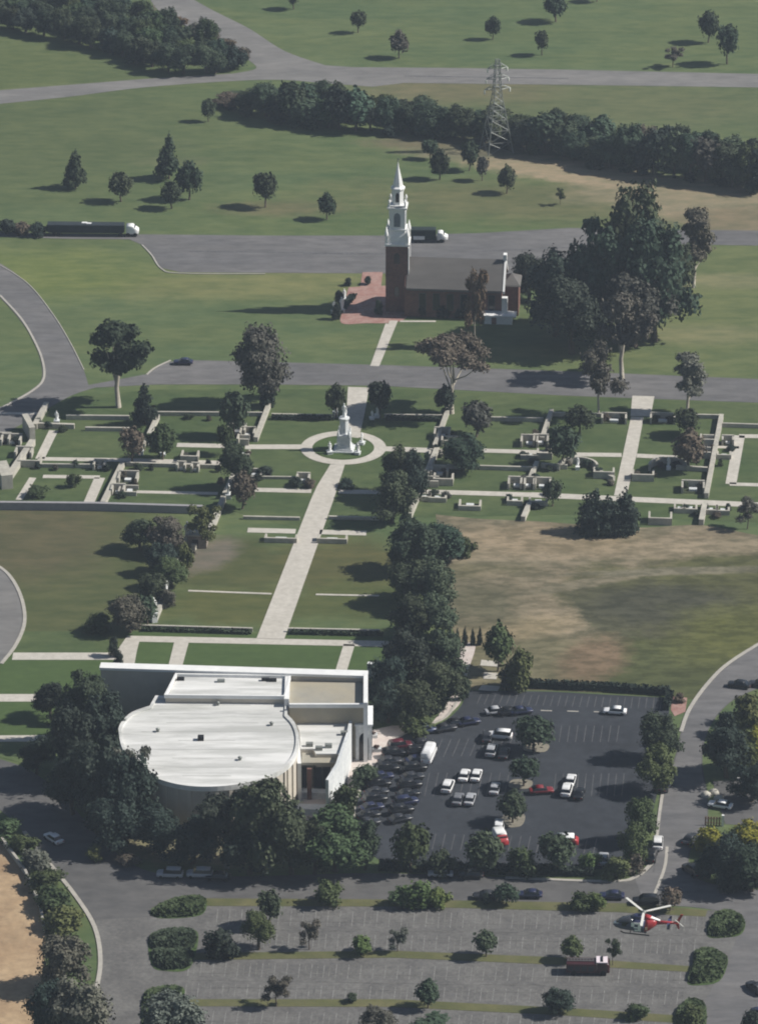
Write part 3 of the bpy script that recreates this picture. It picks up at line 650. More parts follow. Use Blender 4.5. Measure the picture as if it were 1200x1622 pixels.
# alcoves: U shaped walls round a tomb slab
def alcove(px, py_, rz, wd_, dp, label, h=1.3, slab=True):
    h *= 1.35; wd_ *= 1.12; dp *= 1.1
    p = G(px, py_); o = empty('monument_alcove', (p.x,p.y,0), rz, label, 'tomb', 'walled tomb alcoves')
    MB().box((0,dp/2,h/2-.05),(wd_,.45,h+.1)).build('back_wall', M_wall, o)
    for s in (-1,1): MB().box((s*(wd_/2-.21),-.225,h/2-.08),(.42,dp-.45,h-.06)).build('side_wall', M_wall, o)
    if slab:
        MB().box((0,-.15,.25),(wd_*.34,dp*.30,.7)).build('tomb_slab', M_stone, o)
        MB().box((0,-.2,.06),(wd_-.9,dp-.95,.16)).build('shade_bed', M_shade_bed, o)  # dark bed put in to paint the inner shadow between the walls
    return o
A1 = ['with an open side facing the lawn','holding a pale tomb','with high sides','with low sides']
for (x, y, rz, a, b, lb) in (
  (700,692,0,3.2,3.2,'tomb alcove above the right end of the first cross path'), (712,704,1.57,2.6,3.0,'tomb alcove at the very end of the path right of the round bed'),
  (690,722,0,2.6,2.2,'tomb alcove just below the first cross path beside the slanting wall'), (696,752,0,3.4,2.8,'tomb alcove above the second cross path beside the slanting wall'),
  (702,764,3.14,3.8,3.0,'wide tomb alcove with tall right side above the second cross path'), (683,768,1.57,2.6,2.8,'tomb alcove touching the slanting wall at the second cross path'),
  (693,791,3.14,3.4,2.6,'tomb alcove below the second cross path beside the slanting wall'), (672,790,3.14,2.4,2.2,'small tomb alcove below the second cross path near the dark trees'),
  (838,704,0,3.4,3.4,'tomb alcove with an arched back above the first path in the right gardens'), (856,703,0,3.0,3.2,'tomb alcove beside the upper wall of the right gardens'),
  (838,724,3.14,3.4,2.4,'shaded tomb alcove below the first path in the right gardens'), (862,724,3.14,3.0,2.4,'shaded tomb alcove beside the twin trees of the right gardens'),
  (818,771,0,3.4,3.4,'leftmost tomb alcove above the second path in the right gardens'), (836,771,0,3.0,3.2,'middle tomb alcove above the second path in the right gardens'), (858,772,0,3.4,3.2,'right tomb alcove above the second path in the right gardens'),
  (815,796,3.14,3.0,2.6,'leftmost tomb alcove below the second path in the right gardens'), (852,797,3.14,3.6,2.6,'tomb alcove below the second path beside the small dark tree'),
  (972,668,0,5.0,2.6,'wide walled bed left of the landing at the top of the right hand walk'), (1049,668,0,5.0,2.6,'wide walled bed right of the landing at the top of the right hand walk'),
  (1120,702,1.57,2.6,2.6,'round backed pale tomb left of the long right wall'), (1113,722,1.57,2.8,3.0,'tomb alcove closing the path at the long right wall'), (1152,703,0,2.4,2.2,'small tomb beyond the long right wall'), (1146,724,3.14,2.8,2.0,'low tomb bed beyond the long right wall'),
  (956,754,3.14,4.0,2.4,'walled bed beside the right hand walk on its left'), (1018,758,3.14,4.2,2.6,'walled bed beside the right hand walk on its right'),
  (1097,777,0,4.4,3.4,'pale tomb court above the long path near the right wall'), (1092,808,3.14,2.8,3.0,'tomb alcove below the long path, leftmost at the right wall'), (1124,810,3.14,3.0,2.8,'tomb alcove below the long path, just right of the short wall'), (1144,811,3.14,2.6,2.8,'tomb alcove below the long path, rightmost'), (1076,808,3.14,2.2,2.6,'small tomb below the long path, first from the cypresses'),
  (375,686,0,3.6,3.2,'tomb alcove above the path end left of the round bed'), (392,691,0,3.0,3.0,'tomb alcove beside the slanting wall left of the round bed'), (386,702,1.57,2.4,2.2,'small tomb on the cross path left of the round bed'), (382,722,3.14,3.4,2.4,'shaded tomb alcove below the cross path left of the round bed'),
  (403,754,0,3.0,3.0,'shaded tomb alcove above the lower path left of the walk'), (480,763,0,2.6,2.4,'small tomb with a pale upright stone left of the walk'),
  (203,762,0,3.8,3.6,'white walled tomb beside the slanting wall in the left gardens'), (204,780,1.57,3.4,3.4,'lower white walled tomb beside the slanting wall in the left gardens'), (187,781,0,2.6,2.6,'greyish tomb against the slanting wall in the left gardens'),
  (301,728,3.14,3.4,3.0,'curved pale tomb in the lawn of the left gardens'), (287,744,0,1.8,1.8,'small pale headstone left of the curved tomb'), (309,746,0,1.6,1.8,'small pale headstone right of the curved tomb'),
  (240,706,0,3.0,2.4,'small tomb below the dark conifers in the left gardens'), (158,742,0,2.4,2.4,'shaded tomb in the middle of the far left gardens'),
  (38,722,0,3.4,2.8,'tomb alcove in the far left court beneath the bright wall'), (48,735,3.14,4.2,3.0,'wide tomb alcove beside the slanting wall of the far left court'), (18,702,0,4.0,3.0,'dark tomb alcove left of the bright wall'), (2,700,0,3.6,3.0,'tomb alcove cut by the left edge of the photo'),
  (445,856,3.14,6.0,2.0,'long low U shaped bench wall left of the walk'), (526,857,3.14,5.6,2.0,'long low U shaped bench wall right of the walk'),
  (744,803,3.14,4.2,3.2,'pale tomb by the dry field edge below the second path'), (1045,826,3.14,4.4,3.2,'pale tomb by the dry field edge right of the cypresses')):
    alcove(x, y, rz + R(-4), a, b, lb, 1.2 if 'low' not in lb else .8)
# curved niches
for (x, y, lb) in ((914,742,'curved white niche wall left of the right hand walk'), (1058,742,'curved white niche wall right of the right hand walk')):
    p = G(x, y); o = empty('curved_niche', (p.x,p.y,0), 0, lb, 'niche', 'curved niches in the right gardens')
    q = MB(); n = 14; R1, R2 = 4.4, 3.9; vs = []
    for k in range(n+1):
        a = math.pi*k/n
        for r in (R1, R2):
            for z in (-.1, 1.6): vs.append((r*math.cos(a), r*math.sin(a)-1.5, z))
    fs = []
    for k in range(n):
        i = k*4; j = i+4; fs += [(i,i+1,j+1,j),(i+2,j+2,j+3,i+3),(i+1,i+3,j+3,j+1)]
    fs += [(0,2,3,1),(n*4,n*4+1,n*4+3,n*4+2)]
    q.add(vs, fs); q.build('curved_wall', M_wall, o)
    figure(MB().box((0,-.6,.35),(.9,.9,.8)), .76, 2.0).build('carved_figure', M_white, o)
# the bright wall pieces at the far left, the stone shelter
lowwall([(40,678),(52,700)], 3.4, 1.2, 'tall bright cream wall block slanting in the far left court')
lowwall([(2,752),(12,775)], 3.2, 2.4, 'bright cream wall block at the left edge of the photo')
sh = G(313,864); o = empty('stone_shelter', (sh.x,sh.y,0), R(-5), 'small brownish stone shelter at the top of the tree row left of the walk', 'shelter')
MB().box((0,0,1.4),(4.0,3.0,2.8)).build('shelter_walls', mat('brown_stone',(.30,.25,.21),(.2,.17,.15),.8), o); MB().box((0,0,2.9),(4.5,3.5,.25)).build('flat_roof', M_wall, o)
MB().box((-.3,-1.53,1.0),(1.2,.1,2.0)).build('doorway', M_black, o)
# orange-brown structure and white truck shape by the right road
lowwall([(0,1330),(40,1385),(64,1440),(70,1478)], 1.0, .35, 'low concrete wall curving between the bushes and the sandy ground', M_kerb, 'boundary_wall')
# ================================================================ VEGETATION
def leafblob(mb, rnd, lobes, n, size, fl=0.0):
    tot = sum(l[3]**2 for l in lobes)
    for (cx, cy, cz, r, rz) in lobes:
        for _ in range(max(4, int(n*r*r/tot))):
            u = Vector((rnd.gauss(0,1), rnd.gauss(0,1), rnd.gauss(0,1))).normalized()
            if u.z < -.35 and rnd.random() < .6: u.z = -u.z
            k = .5 + .66*rnd.random()**.8
            k *= .86 + .28*math.sin(u.x*5+cx*9)*math.sin(u.y*5+cy*7)
            p = Vector((cx + u.x*r*k, cy + u.y*r*k, cz + u.z*rz*k))
            nn = (u + Vector((rnd.gauss(0,.55), rnd.gauss(0,.55), rnd.gauss(0,.55)+.35))).normalized()
            a = nn.orthogonal().normalized(); b = nn.cross(a); t = rnd.uniform(0, 6.28)
            a, b = a*math.cos(t)+b*math.sin(t), b*math.cos(t)-a*math.sin(t)
            s = size*rnd.uniform(.6, 1.25); e = s*rnd.uniform(.5,.9)
            mb.add([p-a*s-b*e*.3, p-b*e, p+a*s-b*e*.1, p+a*s*.4+b*e, p-a*s*.5+b*e*.8], [(0,1,2,3,4)])
def crown(kind, seed):
    rnd = random.Random(seed); lobes = []; U = rnd.uniform
    if kind == 'round':
        lobes = [(0,0,1.15,.72,.72)] + [(math.cos(a)*.42, math.sin(a)*.42, U(.75,1.5), U(.38,.52), U(.35,.5)) for a in [U(0,6.28) for _ in range(9)]] + [(0,0,1.6,.45,.42)]
        n, s = 2720, 0.092
    elif kind == 'cone':
        for k in range(9):
            z = .35 + 1.45*k/8; r = .78*(1-(k/8))**.8+.14
            lobes += [(math.cos(a)*r*.42, math.sin(a)*r*.42, z, r*.62, .26) for a in (U(0,6.28), U(0,6.28))]
        n, s = 3040, 0.080
    elif kind == 'cyp':
        for k in range(10):
            z = .1 + 1.7*k/9; r = .95*(1-(k/9.5)**2.2)+.08; lobes += [(U(-.2,.2), U(-.2,.2), z, r*.8, .3)]
        n, s = 3200, 0.080
    elif kind == 'big':
        lobes = [(0,0,1.0,.7,.62)]
        for _ in range(20):
            a = U(0,6.28); rr = U(.3,.68); z = U(.45,1.65); f = 1-max(0,z-1.1)*.7
            lobes.append((math.cos(a)*rr*f, math.sin(a)*rr*f, z, U(.22,.4), U(.2,.36)))
        n, s = 8320, 0.048
    elif kind == 'euc':
        for _ in range(15):
            a = U(0,6.28); rr = U(.05,.72); z = U(.95,1.85); f = 1-max(0,z-1.4)*.6
            lobes.append((math.cos(a)*rr*f, math.sin(a)*rr*f, z, U(.20,.34), U(.13,.24)))
        n, s = 6720, 0.046
    elif kind == 'umb':
        for _ in range(26):
            a = U(0,6.28); rr = U(.0,.82)**.8; z = 1.05 + .78*math.sqrt(max(0,1-rr*rr)) + U(-.16,.04)
            lobes.append((math.cos(a)*rr, math.sin(a)*rr, z, U(.2,.3), U(.12,.2)))
        n, s = 10400, 0.036
    elif kind == 'airy':
        for _ in range(15):
            a = U(0,6.28); rr = U(.0,.68); z = U(.65,1.8)
            lobes.append((math.cos(a)*rr, math.sin(a)*rr, z, U(.2,.36), U(.14,.26)))
        n, s = 3840, 0.048
    elif kind == 'bush':
        for _ in range(13):
            a = U(0,6.28); rr = U(0,.6); lobes.append((math.cos(a)*rr, math.sin(a)*rr, U(.3,1.25)*(1.1-rr*.5), U(.32,.5), U(.35,.55)))
        n, s = 2400, 0.088
    mb = MB(); leafblob(mb, rnd, lobes, n, s)
    return mb.mesh(kind+'_crown', M_leaf), lobes
def trunk(kind, lobes, seed):
    rnd = random.Random(seed); mb = MB()
    top = {'round':1.1,'cone':1.7,'cyp':1.4,'big':1.1,'euc':1.35,'umb':1.3,'airy':1.5,'bush':.6}[kind]
    r0 = {'round':.07,'cone':.06,'cyp':.07,'big':.09,'euc':.065,'umb':.055,'airy':.045,'bush':.08}[kind]
    j = [rnd.uniform(-.05,.05) for _ in range(6)]
    axis = [Vector((0,0,-.05)), Vector((j[0],j[1],top*.35)), Vector((j[2],j[3],top*.7)), Vector((j[4],j[5],top))]
    mb.tube(axis, [r0, r0*.8, r0*.6, r0*.25], 7)
    for l in rnd.sample(lobes, min(len(lobes), 6)):
        a = axis[1].lerp(axis[2], rnd.random()); e = Vector(l[:3]); mid = a.lerp(e, .5) + Vector((0,0,-.06))
        mb.tube([a, mid, e], [r0*.42, r0*.3, r0*.1], 5)
    return mb.mesh(kind+'_trunk', M_bark)
PROTO = {}
for kd, cnt in (('round',3),('cone',2),('cyp',2),('big',4),('euc',3),('umb',1),('airy',2),('bush',3)):
    PROTO[kd] = []
    for i in range(cnt):
        me, lb = crown(kd, 100+i*7+len(kd)); PROTO[kd].append((me, trunk(kd, lb, i)))
TINT = {'d':(.052,.070,.042), 'g':(.070,.095,.042), 'o':(.105,.115,.045), 'y':(.26,.235,.035), 'b':(.115,.100,.082), 'k':(.036,.050,.040), 'p':(.135,.135,.11), 's':(.062,.090,.058), 'l':(.095,.135,.045), 'r':(.15,.105,.07)}
BARK = {'pale':(.42,.39,.33), 'brown':(.10,.08,.06)}
NAMES = {'round':'round_tree','cone':'conifer_tree','cyp':'cypress_tree','big':'broadleaf_tree','euc':'pale_trunked_tree','umb':'umbrella_crowned_tree','airy':'thin_crowned_tree','bush':'bush'}
cnt_t = [0]
def tree(kind, x, top, base, wpx, tint, label, group=None, cat=None):
    i = cnt_t[0]; cnt_t[0] += 1; rnd = random.Random(i*13+5)
    me, tr = PROTO[kind][i % len(PROTO[kind])]
    p = G(x, base); r = wpx/S(base)/2*{'round':1.22,'cone':1.15,'cyp':1.08,'big':1.15,'euc':1.34,'umb':1.12,'airy':1.35,'bush':1.2}[kind]; h = HT(top, base)
    # the crown leans over its base towards the lens: keep the top where it belongs
    h = max(h - r*.10, .8)
    o = empty(NAMES[kind], (p.x, p.y, 0), rnd.uniform(0,6.28), label, cat or ('bush' if kind == 'bush' else 'tree'), group)
    o.scale = (r, r, h/1.9)
    c = TINT[tint]; f = rnd.uniform(.85,1.4); j = rnd.uniform(-.12,.16)
    link('crown', me, o, (c[0]*f*(1+j), c[1]*f, c[2]*f*(1-j*.5)))
    link('trunk', tr, o, BARK['pale' if kind in ('euc','umb') or 'pale trunk' in (label or '') else 'brown'])
    return o
TREES = '''
round 567 18 51 25 d|small tree on the far top lawn straight above the road junction
round 632 50 91 31 b|purplish tree just above the far road, nearest to the road junction
round 780 28 62 24 d|small round tree on the far lawn straight above the pylon top
round 858 50 87 24 d|small faint tree on the far lawn, just below the tree at the top edge
round 880 -12 34 36 d|large tree at the top edge of the photo above the pylon
round 1121 20 67 32 d|left tree of the close pair at the top right
round 1151 42 101 36 d|right, lower tree of the close pair at the top right
airy 1065 74 106 30 b|thin purplish brown tree beside the close pair at the top right
round 465 -22 14 26 d|tree at the top edge of the photo beside the far road
round 945 -30 2 24 d|dark tree half cut by the top edge of the photo
cone 120 239 297 42 d|cone shaped tree, leftmost of the group on the left lawn
round 192 274 319 37 d|round tree second from the left on the left lawn
cone 268 214 283 46 d|tallest tree of the group on the left lawn, farthest up
round 300 258 316 40 d|round tree right of centre in the lawn group, beside the tallest
round 272 289 330 34 d|lowest small tree of the lawn group, in front of two others
round 420 276 328 39 d|lone round tree in the middle of the left lawn
round 518 307 347 30 d|small lone tree nearest to the church steeple on its left
round 330 158 192 22 d|tiny tree by the left end of the wooded belt
round 681 222 252 26 d|leftmost small tree on the bare ground below the pylon
round 696 238 284 30 d|taller round tree right behind the spire tip
round 743 224 270 30 d|dark tree directly below the left foot of the pylon
round 763 250 286 22 b|small purplish tree between two larger ones below the pylon
round 802 264 306 30 d|round tree farthest right of the group below the pylon
airy 887 298 324 15 g|very small sapling on the lawn edge below the dirt track
big 880 400 532 108 k|dark dense tree touching the right end of the church
big 838 404 474 62 k|dark tree rising behind the church's right gable
big 905 440 560 110 k|black green tree between the church and the tall grove
big 955 332 528 128 s|tall tree at the left shoulder of the grove right of the church
big 1000 298 520 116 d|tallest tree at the peak of the grove right of the church
big 1036 352 540 120 s|tall tree at the right shoulder of the grove right of the church
big 1005 425 548 130 b|brownish lower tree at the front of the grove right of the church
euc 1098 342 455 70 p|pale airy tree at the far right side of the grove
big 1070 385 470 66 d|dark tree at the right rear edge of the grove
euc 985 470 600 96 b|open crowned brown tree standing before the grove by the road
airy 752 428 548 38 r|narrow dead brown tree with a pale trunk in front of the church nave
umb 716 535 655 122 b|umbrella shaped tree with a white trunk by the road right of the walk
euc 188 513 645 108 d|large tree with a white trunk at the left road junction
big 418 514 640 88 b|oval grey brown tree by the road left of the garden walk
bush 425 600 644 28 k|dark bush at the foot of the oval grey brown tree
airy 948 545 658 66 b|sparse tree with a thin pale trunk beside the right road verge
euc 1088 568 655 66 p|grey tree by the road right of the right hand walk
cone 230 608 672 44 k|tall dark conifer beneath the white trunked tree
round 210 678 735 42 b|brown round tree at the left of the garden cross walls
round 258 673 728 44 g|green round tree beside the brown one in the left gardens
round 372 622 692 46 d|dark round tree on the left garden lawn above the cross path
round 357 674 720 28 g|slim green tree interrupting the left cross path
big 374 700 775 56 d|dark spreading shrub tree left of the long walk
round 532 610 662 32 d|dark tree left of the landing above the round bed
round 601 606 662 38 k|very dark tree right of the landing above the round bed
round 704 612 655 34 k|small dark tree at the foot of the umbrella tree
round 754 636 692 50 b|round purplish tree at the upper left of the right gardens
big 733 682 744 76 s|wide green tree below the purplish one, over the first path
big 632 708 785 70 d|upper dark tree right of the long walk below the round bed
big 620 748 828 72 d|lower dark tree right of the long walk below the round bed
big 655 715 800 50 k|black green tree against the slanting wall right of the walk
round 917 643 686 46 d|dark round tree at the back left of the right hand court
round 892 676 738 48 d|dark round tree over the path left of the right hand walk
round 1088 648 690 46 d|dark round tree at the back right of the right hand court
round 1091 682 745 52 b|brownish round tree over the path at the right hand court
round 875 760 802 30 d|small dark tree beside the tomb alcoves on the second path
cyp 938 776 844 56 k|left cypress of the dark trio by the dry field
cyp 990 776 844 56 k|right cypress of the dark trio by the dry field
cyp 964 784 845 50 k|middle cypress of the dark trio by the dry field
airy 1183 790 838 36 b|thin dark tree at the right edge below the long path
round 384 748 806 44 b|brownish tree beside the slanting wall left of the walk
airy 326 800 868 50 o|olive tree beside the stone shelter and slanting wall
big 222 818 872 58 d|dark tree at the top left of the diagonal tree row
big 264 812 878 64 b|brown topped tree at the head of the diagonal tree row
big 258 858 908 56 k|dark tree third down the diagonal tree row
bush 293 852 902 30 o|olive bush between the stone shelter and the tree row
big 272 882 932 56 g|green tree in the middle of the diagonal tree row
big 240 900 955 52 d|dark tree just below the middle of the diagonal tree row
bush 266 925 962 26 p|greyish bush on the right side of the diagonal tree row
big 206 942 1002 66 p|grey green tree low in the diagonal tree row
bush 158 964 1000 50 g|wide green bush at the lower left of the tree row
round 234 945 990 40 d|dark tree beside the tall white statue by the terrace
big 655 822 905 92 s|broad green tree at the top of the dense tree column right of the walk
big 705 826 890 82 s|green tree at the upper right of the dense tree column
bush 738 846 880 36 g|small bush at the right corner of the dense tree column
big 648 880 955 84 d|dark tree on the left side of the dense tree column
big 688 888 968 80 s|green tree on the right side of the dense tree column
big 655 940 1010 76 d|dark tree low on the left of the dense tree column
big 692 940 1010 66 s|green tree low on the right of the dense tree column
big 702 990 1085 78 d|tall dark tree above the pale plaza
big 648 1000 1095 96 k|blackish tree right of the terrace end
big 612 1035 1125 72 k|blackish tree against the right end of the auditorium wall
big 700 1045 1125 78 d|dark tree at the left side of the pale plaza steps
big 655 1070 1145 84 d|dark tree above the plaza and car park corner
big 615 1085 1145 64 k|dark tree immediately behind the arched portal
bush 655 1122 1160 60 o|olive shrubs at the curb above the car park corner
bush 735 1062 1108 20 d|dark shrub between the plaza and the three paved landings
round 788 988 1064 48 g|upright green tree above the paved landings
bush 822 1014 1090 46 o|olive bush on the dry field above the hedge
bush 808 1050 1088 40 k|dark bush right of the paved landings
big 80 1076 1138 56 k|dark round tree on the lawn left of the auditorium grove
big 138 1050 1180 84 d|tall brown green tree at the upper left of the auditorium
big 165 1095 1215 84 k|dark tree in the upper part of the grove left of the auditorium
big 118 1120 1245 92 k|dark tree at the left edge of the auditorium grove
big 58 1164 1226 54 k|small dark tree at the far left by the road island
big 158 1150 1300 110 k|very large dark tree in the middle of the auditorium grove
big 205 1190 1325 92 k|tall dark tree touching the rounded roof on its left
airy 212 1180 1300 60 p|pale airy tree in front of the left edge of the white roof
big 115 1190 1290 86 k|dark tree by the left road below the grove
big 180 1245 1345 100 k|dark tree at the lower end of the auditorium grove
big 245 1275 1350 92 k|dark tree before the rounded wall, leftmost
big 305 1290 1368 92 k|dark tree before the rounded wall, second from left
euc 360 1262 1375 96 k|open dark tree before the rounded wall, left of the tallest
big 420 1213 1378 124 d|tallest tree in front of the white auditorium roof
big 395 1300 1385 100 k|low dark tree beneath the tallest front tree
big 462 1270 1385 88 d|dark tree right of the tallest front tree
big 530 1280 1380 116 g|broad green tree before the forecourt walls
bush 545 1225 1300 44 g|tall green bush right of the forecourt
big 498 1300 1385 70 d|dark tree between the broad green one and the tallest
bush 580 1204 1242 50 d|dark rounded bush on the pale plaza by the car park
big 578 1300 1378 52 d|dark tree at the lower left corner of the dark car park
bush 452 1255 1290 30 d|bush between the tallest front tree and the entrance
round 845 1134 1190 60 d|round tree on the upper island of the dark car park
round 829 1198 1246 46 d|round tree on the middle island of the dark car park
round 812 1252 1304 46 d|round tree on the lower island of the dark car park
round 650 1306 1382 62 g|yellowish green tree at the lower edge of the car park, first from left
bush 702 1338 1385 48 d|dark bush at the lower edge of the car park between two round trees
round 763 1316 1384 60 d|dark round tree at the lower edge of the car park below the white truck
bush 824 1334 1386 54 g|green bush at the lower edge of the car park, middle
round 880 1322 1384 60 d|round tree in front of the white roofed red van
bush 936 1344 1380 38 l|bright green bush beside the car at the lower right of the car park
big 1042 1128 1205 68 d|upper tree between the car park and the right road
big 1038 1180 1255 68 g|second tree down between the car park and the right road
big 1014 1252 1335 56 g|third tree down between the car park and the right road
big 1002 1300 1375 56 g|lowest large tree between the car park and the right road
bush 975 1345 1392 44 o|olive bush at the rounded corner of the car park verge
bush 1060 1138 1180 34 d|small bush below the red brick pad
bush 1000 1335 1380 40 b|brownish bush at the corner beside the right road
bush 1183 1090 1150 52 o|olive bush on the right bank, uppermost
bush 1150 1118 1165 36 k|dark bush on the right bank beside the road curve
big 1150 1142 1232 84 k|dark tree on the right bank above the pale objects
big 1180 1150 1225 66 o|olive tree on the right bank beneath the uppermost bush
big 1198 1150 1222 58 y|yellow green tree cut by the right edge, upper one
big 1190 1205 1270 70 k|black green tree cut by the right edge above the blue shade
bush 1125 1300 1348 56 y|yellow green bush beside the small dark car on the right bank
big 1186 1294 1365 76 y|yellow green tree cut by the right edge, lower one
big 1148 1318 1400 72 k|dark tree at the road corner on the right bank
big 1190 1335 1412 84 d|grey green tree at the lower right corner of the right bank
bush 1115 1345 1392 40 k|low dark bush above the parked dark and white car
bush 1165 1370 1405 60 k|low dark bush along the edge of the corner bank
bush 521 1384 1432 52 g|square dark green shrub on the road edge of the overflow car park
bush 635 1398 1434 46 g|left part of the wide bush mound on the first grass strip
bush 665 1390 1436 64 l|highest part of the wide bush mound on the first grass strip
bush 696 1400 1436 40 l|right part of the wide bush mound on the first grass strip
round 801 1400 1434 38 d|small round tree on the first grass strip in front of a parked car
bush 770 1410 1432 16 k|tiny dark bush beside the small round tree on the first strip
bush 918 1408 1442 40 g|green bush on the first grass strip, left of a pair
bush 942 1410 1442 38 l|lighter bush on the first grass strip, right of a pair
round 1061 1407 1444 36 b|greyish round tree right above the helicopter tail
round 428 1410 1468 42 d|upper tree of the cluster at the left of the overflow car park
big 410 1440 1505 52 g|lower green tree of the cluster at the left of the overflow car park
bush 348 1464 1516 60 k|black dense shrub on the second strip at the left
airy 490 1456 1505 34 b|thin grey tree on the left lot rows
bush 571 1476 1513 38 l|bright green round bush on the second grass strip
airy 630 1470 1508 32 p|nearly bare pale tree on the middle lot rows
round 770 1475 1516 40 d|dark round tree on the second grass strip, middle
round 906 1483 1522 36 g|green round tree just above the fire truck
airy 970 1485 1530 24 d|thin dark sapling right of the fire truck
airy 438 1544 1595 44 b|thin brown tree on the third grass strip at the left
round 678 1551 1598 38 d|dark round tree on the third grass strip, middle
big 885 1564 1606 56 k|widest dark tree on the third grass strip, right of middle
bush 1008 1582 1614 38 g|green bush on the third grass strip, far right
bush 556 1570 1588 20 d|tiny bush on the third grass strip
big 272 1560 1650 104 p|big greyish tree at the bottom edge by the left road
big 597 1594 1645 64 b|brownish tree cut by the bottom edge, middle
bush 690 1612 1640 90 d|low dark bush cut by the bottom edge
bush 1092 1582 1630 44 g|round green bush on the lowest right island
big 100 1466 1565 86 p|grey tree at the left edge of the road above the bottom corner
big 128 1545 1665 116 p|large grey tree in the bottom left corner
big 85 1550 1655 80 k|dark tree in the bottom left corner behind the large grey one
bush 8 1290 1325 54 g|green bush at the far left by the shaded road
bush 40 1318 1350 48 g|dark green bush in the left roadside hedge, first
bush 55 1340 1378 54 p|silvery bush in the left roadside hedge, palest
bush 72 1368 1408 62 g|green bush in the left roadside hedge, third
bush 88 1398 1440 67 g|green bush in the left roadside hedge, fourth
bush 102 1428 1472 67 o|olive bush in the left roadside hedge, lowest
bush 150 1330 1362 30 o|dry olive bush on the left verge below the grove
bush 205 1350 1372 40 b|brownish low bush on the verge below the grove
bush 1190 1590 1640 40 k|dark shrub cut by the bottom right corner
bush 690 700 716 10 k|tiny dark shrub at the corner of the slanting wall right of the round bed
bush 470 752 770 24 k|small dark shrub left of the long walk at the second path
bush 492 756 772 22 b|small brownish shrub touching the walk at the second path
bush 548 756 772 30 k|small dark shrub right of the long walk at the second path
bush 118 745 772 24 g|small green shrub in the far left lawn
bush 420 735 752 30 k|dark low shrub by the tombs left of the walk
bush 60 765 785 40 g|low shrub at the bottom of the far left court
bush 583 434 450 14 k|small shrub above the brick plaza steps
bush 552 437 452 14 k|small shrub left of the brick plaza steps
bush 600 470 498 16 d|shrub at the foot of the church tower
bush 668 478 500 20 k|shrub at the church nave wall, left
bush 700 478 502 26 k|shrub at the church nave wall, middle
bush 728 480 503 24 k|shrub at the church nave wall, right
bush 537 455 482 14 k|upper dark shrub in the hedge at the plaza's left end
bush 533 475 505 16 k|lower dark shrub in the hedge at the plaza's left end
bush 1075 1095 1112 20 b|brown bush beside the red brick pad
bush 700 1095 1125 34 d|dark bush at the left edge of the plaza path
bush 190 1030 1052 18 k|small dark shrub at the left end of the terrace
bush 180 1000 1040 20 k|dark upright shrub left of the terrace path
bush 12 343 370 34 k|bushes at the left edge of the photo above the middle road
bush 36 347 371 32 b|brownish bushes next to the trailer's rear, upper left
bush 62 348 373 34 k|dark bushes touching the trailer's rear'''
for ln in TREES.strip().split('\n'):
    a, lb = ln.split('|'); k, x, t, b, w_, ti = a.split()
    tree(k, float(x), float(t), float(b), float(w_), ti, lb)
# six slender cypresses above the plaza
for i, x in enumerate((701, 713, 724, 736, 748, 759)):
    tree('cyp', x, 995-(i%2)*2, 1022, 10, 'k', 'slender dark cypress in the clipped row above the pale plaza', 'six clipped cypresses')
# belts of trees
def interp(tab, x):
    for (x0_, y0_), (x1_, y1_) in zip(tab, tab[1:]):
        if x <= x1_: return y0_ + (y1_-y0_)*(x-x0_)/(x1_-x0_)
    return tab[-1][1]
rb = random.Random(3)
lowB = [(355,168),(430,192),(530,208),(650,214),(740,224),(860,244),(960,268),(1100,290),(1230,308)]
upB = [(355,134),(480,128),(600,148),(740,172),(860,176),(950,190),(1100,206),(1230,220)]
x = 366.0
while x < 1225:
    lo, up = interp(lowB, x), interp(upB, x)
    for row in range(2):
        xx = x + rb.uniform(-8,8) + row*12
        base = lo - 4 - row*rb.uniform(14,20); top = up + rb.uniform(-6,13) + (16 if row == 0 else 0)*rb.random()
        side = 'right' if xx > 800 else 'left'
        tree(rb.choice(('big','big','round','big')), xx, top, base, rb.uniform(40,64), rb.choice('dssgskdb'), 'tree in the dense wooded belt to the %s of the pylon' % side, 'trees of the belt %s of the pylon' % side)
    if rb.random() < .6: tree('bush', x, lo-18, lo+rb.uniform(-2,3), rb.uniform(22,34), rb.choice('dkg'), 'low bush along the near foot of the wooded belt', 'bushes at the foot of the wooded belt')
    x += 25
lowA = [(-40,36),(0,44),(100,66),(190,90),(280,120),(350,118),(390,106)]
upA = [(-40,-30),(150,-30),(200,-5),(250,18),(300,38),(350,62),(390,88)]
x = -30.0
while x < 384:
    lo, up = interp(lowA, x), interp(upA, x); b = lo - 3
    while b - 34 > up - 12:
        tree(rb.choice(('big','big','bush')), x+rb.uniform(-9,9), b-rb.uniform(36,48), b, rb.uniform(38,54), rb.choice('dssg' if b < lo-6 else 'kdd'), 'tree in the wooded belt at the top left corner', 'trees of the top left belt')
        b -= rb.uniform(17,22)
    if x > 200: tree('bush', x+14, up-4, up+18, 30, rb.choice('rbb'), 'reddish brown shrub on the upper edge of the top left belt', 'brown shrubs of the top left belt')
    x += 25
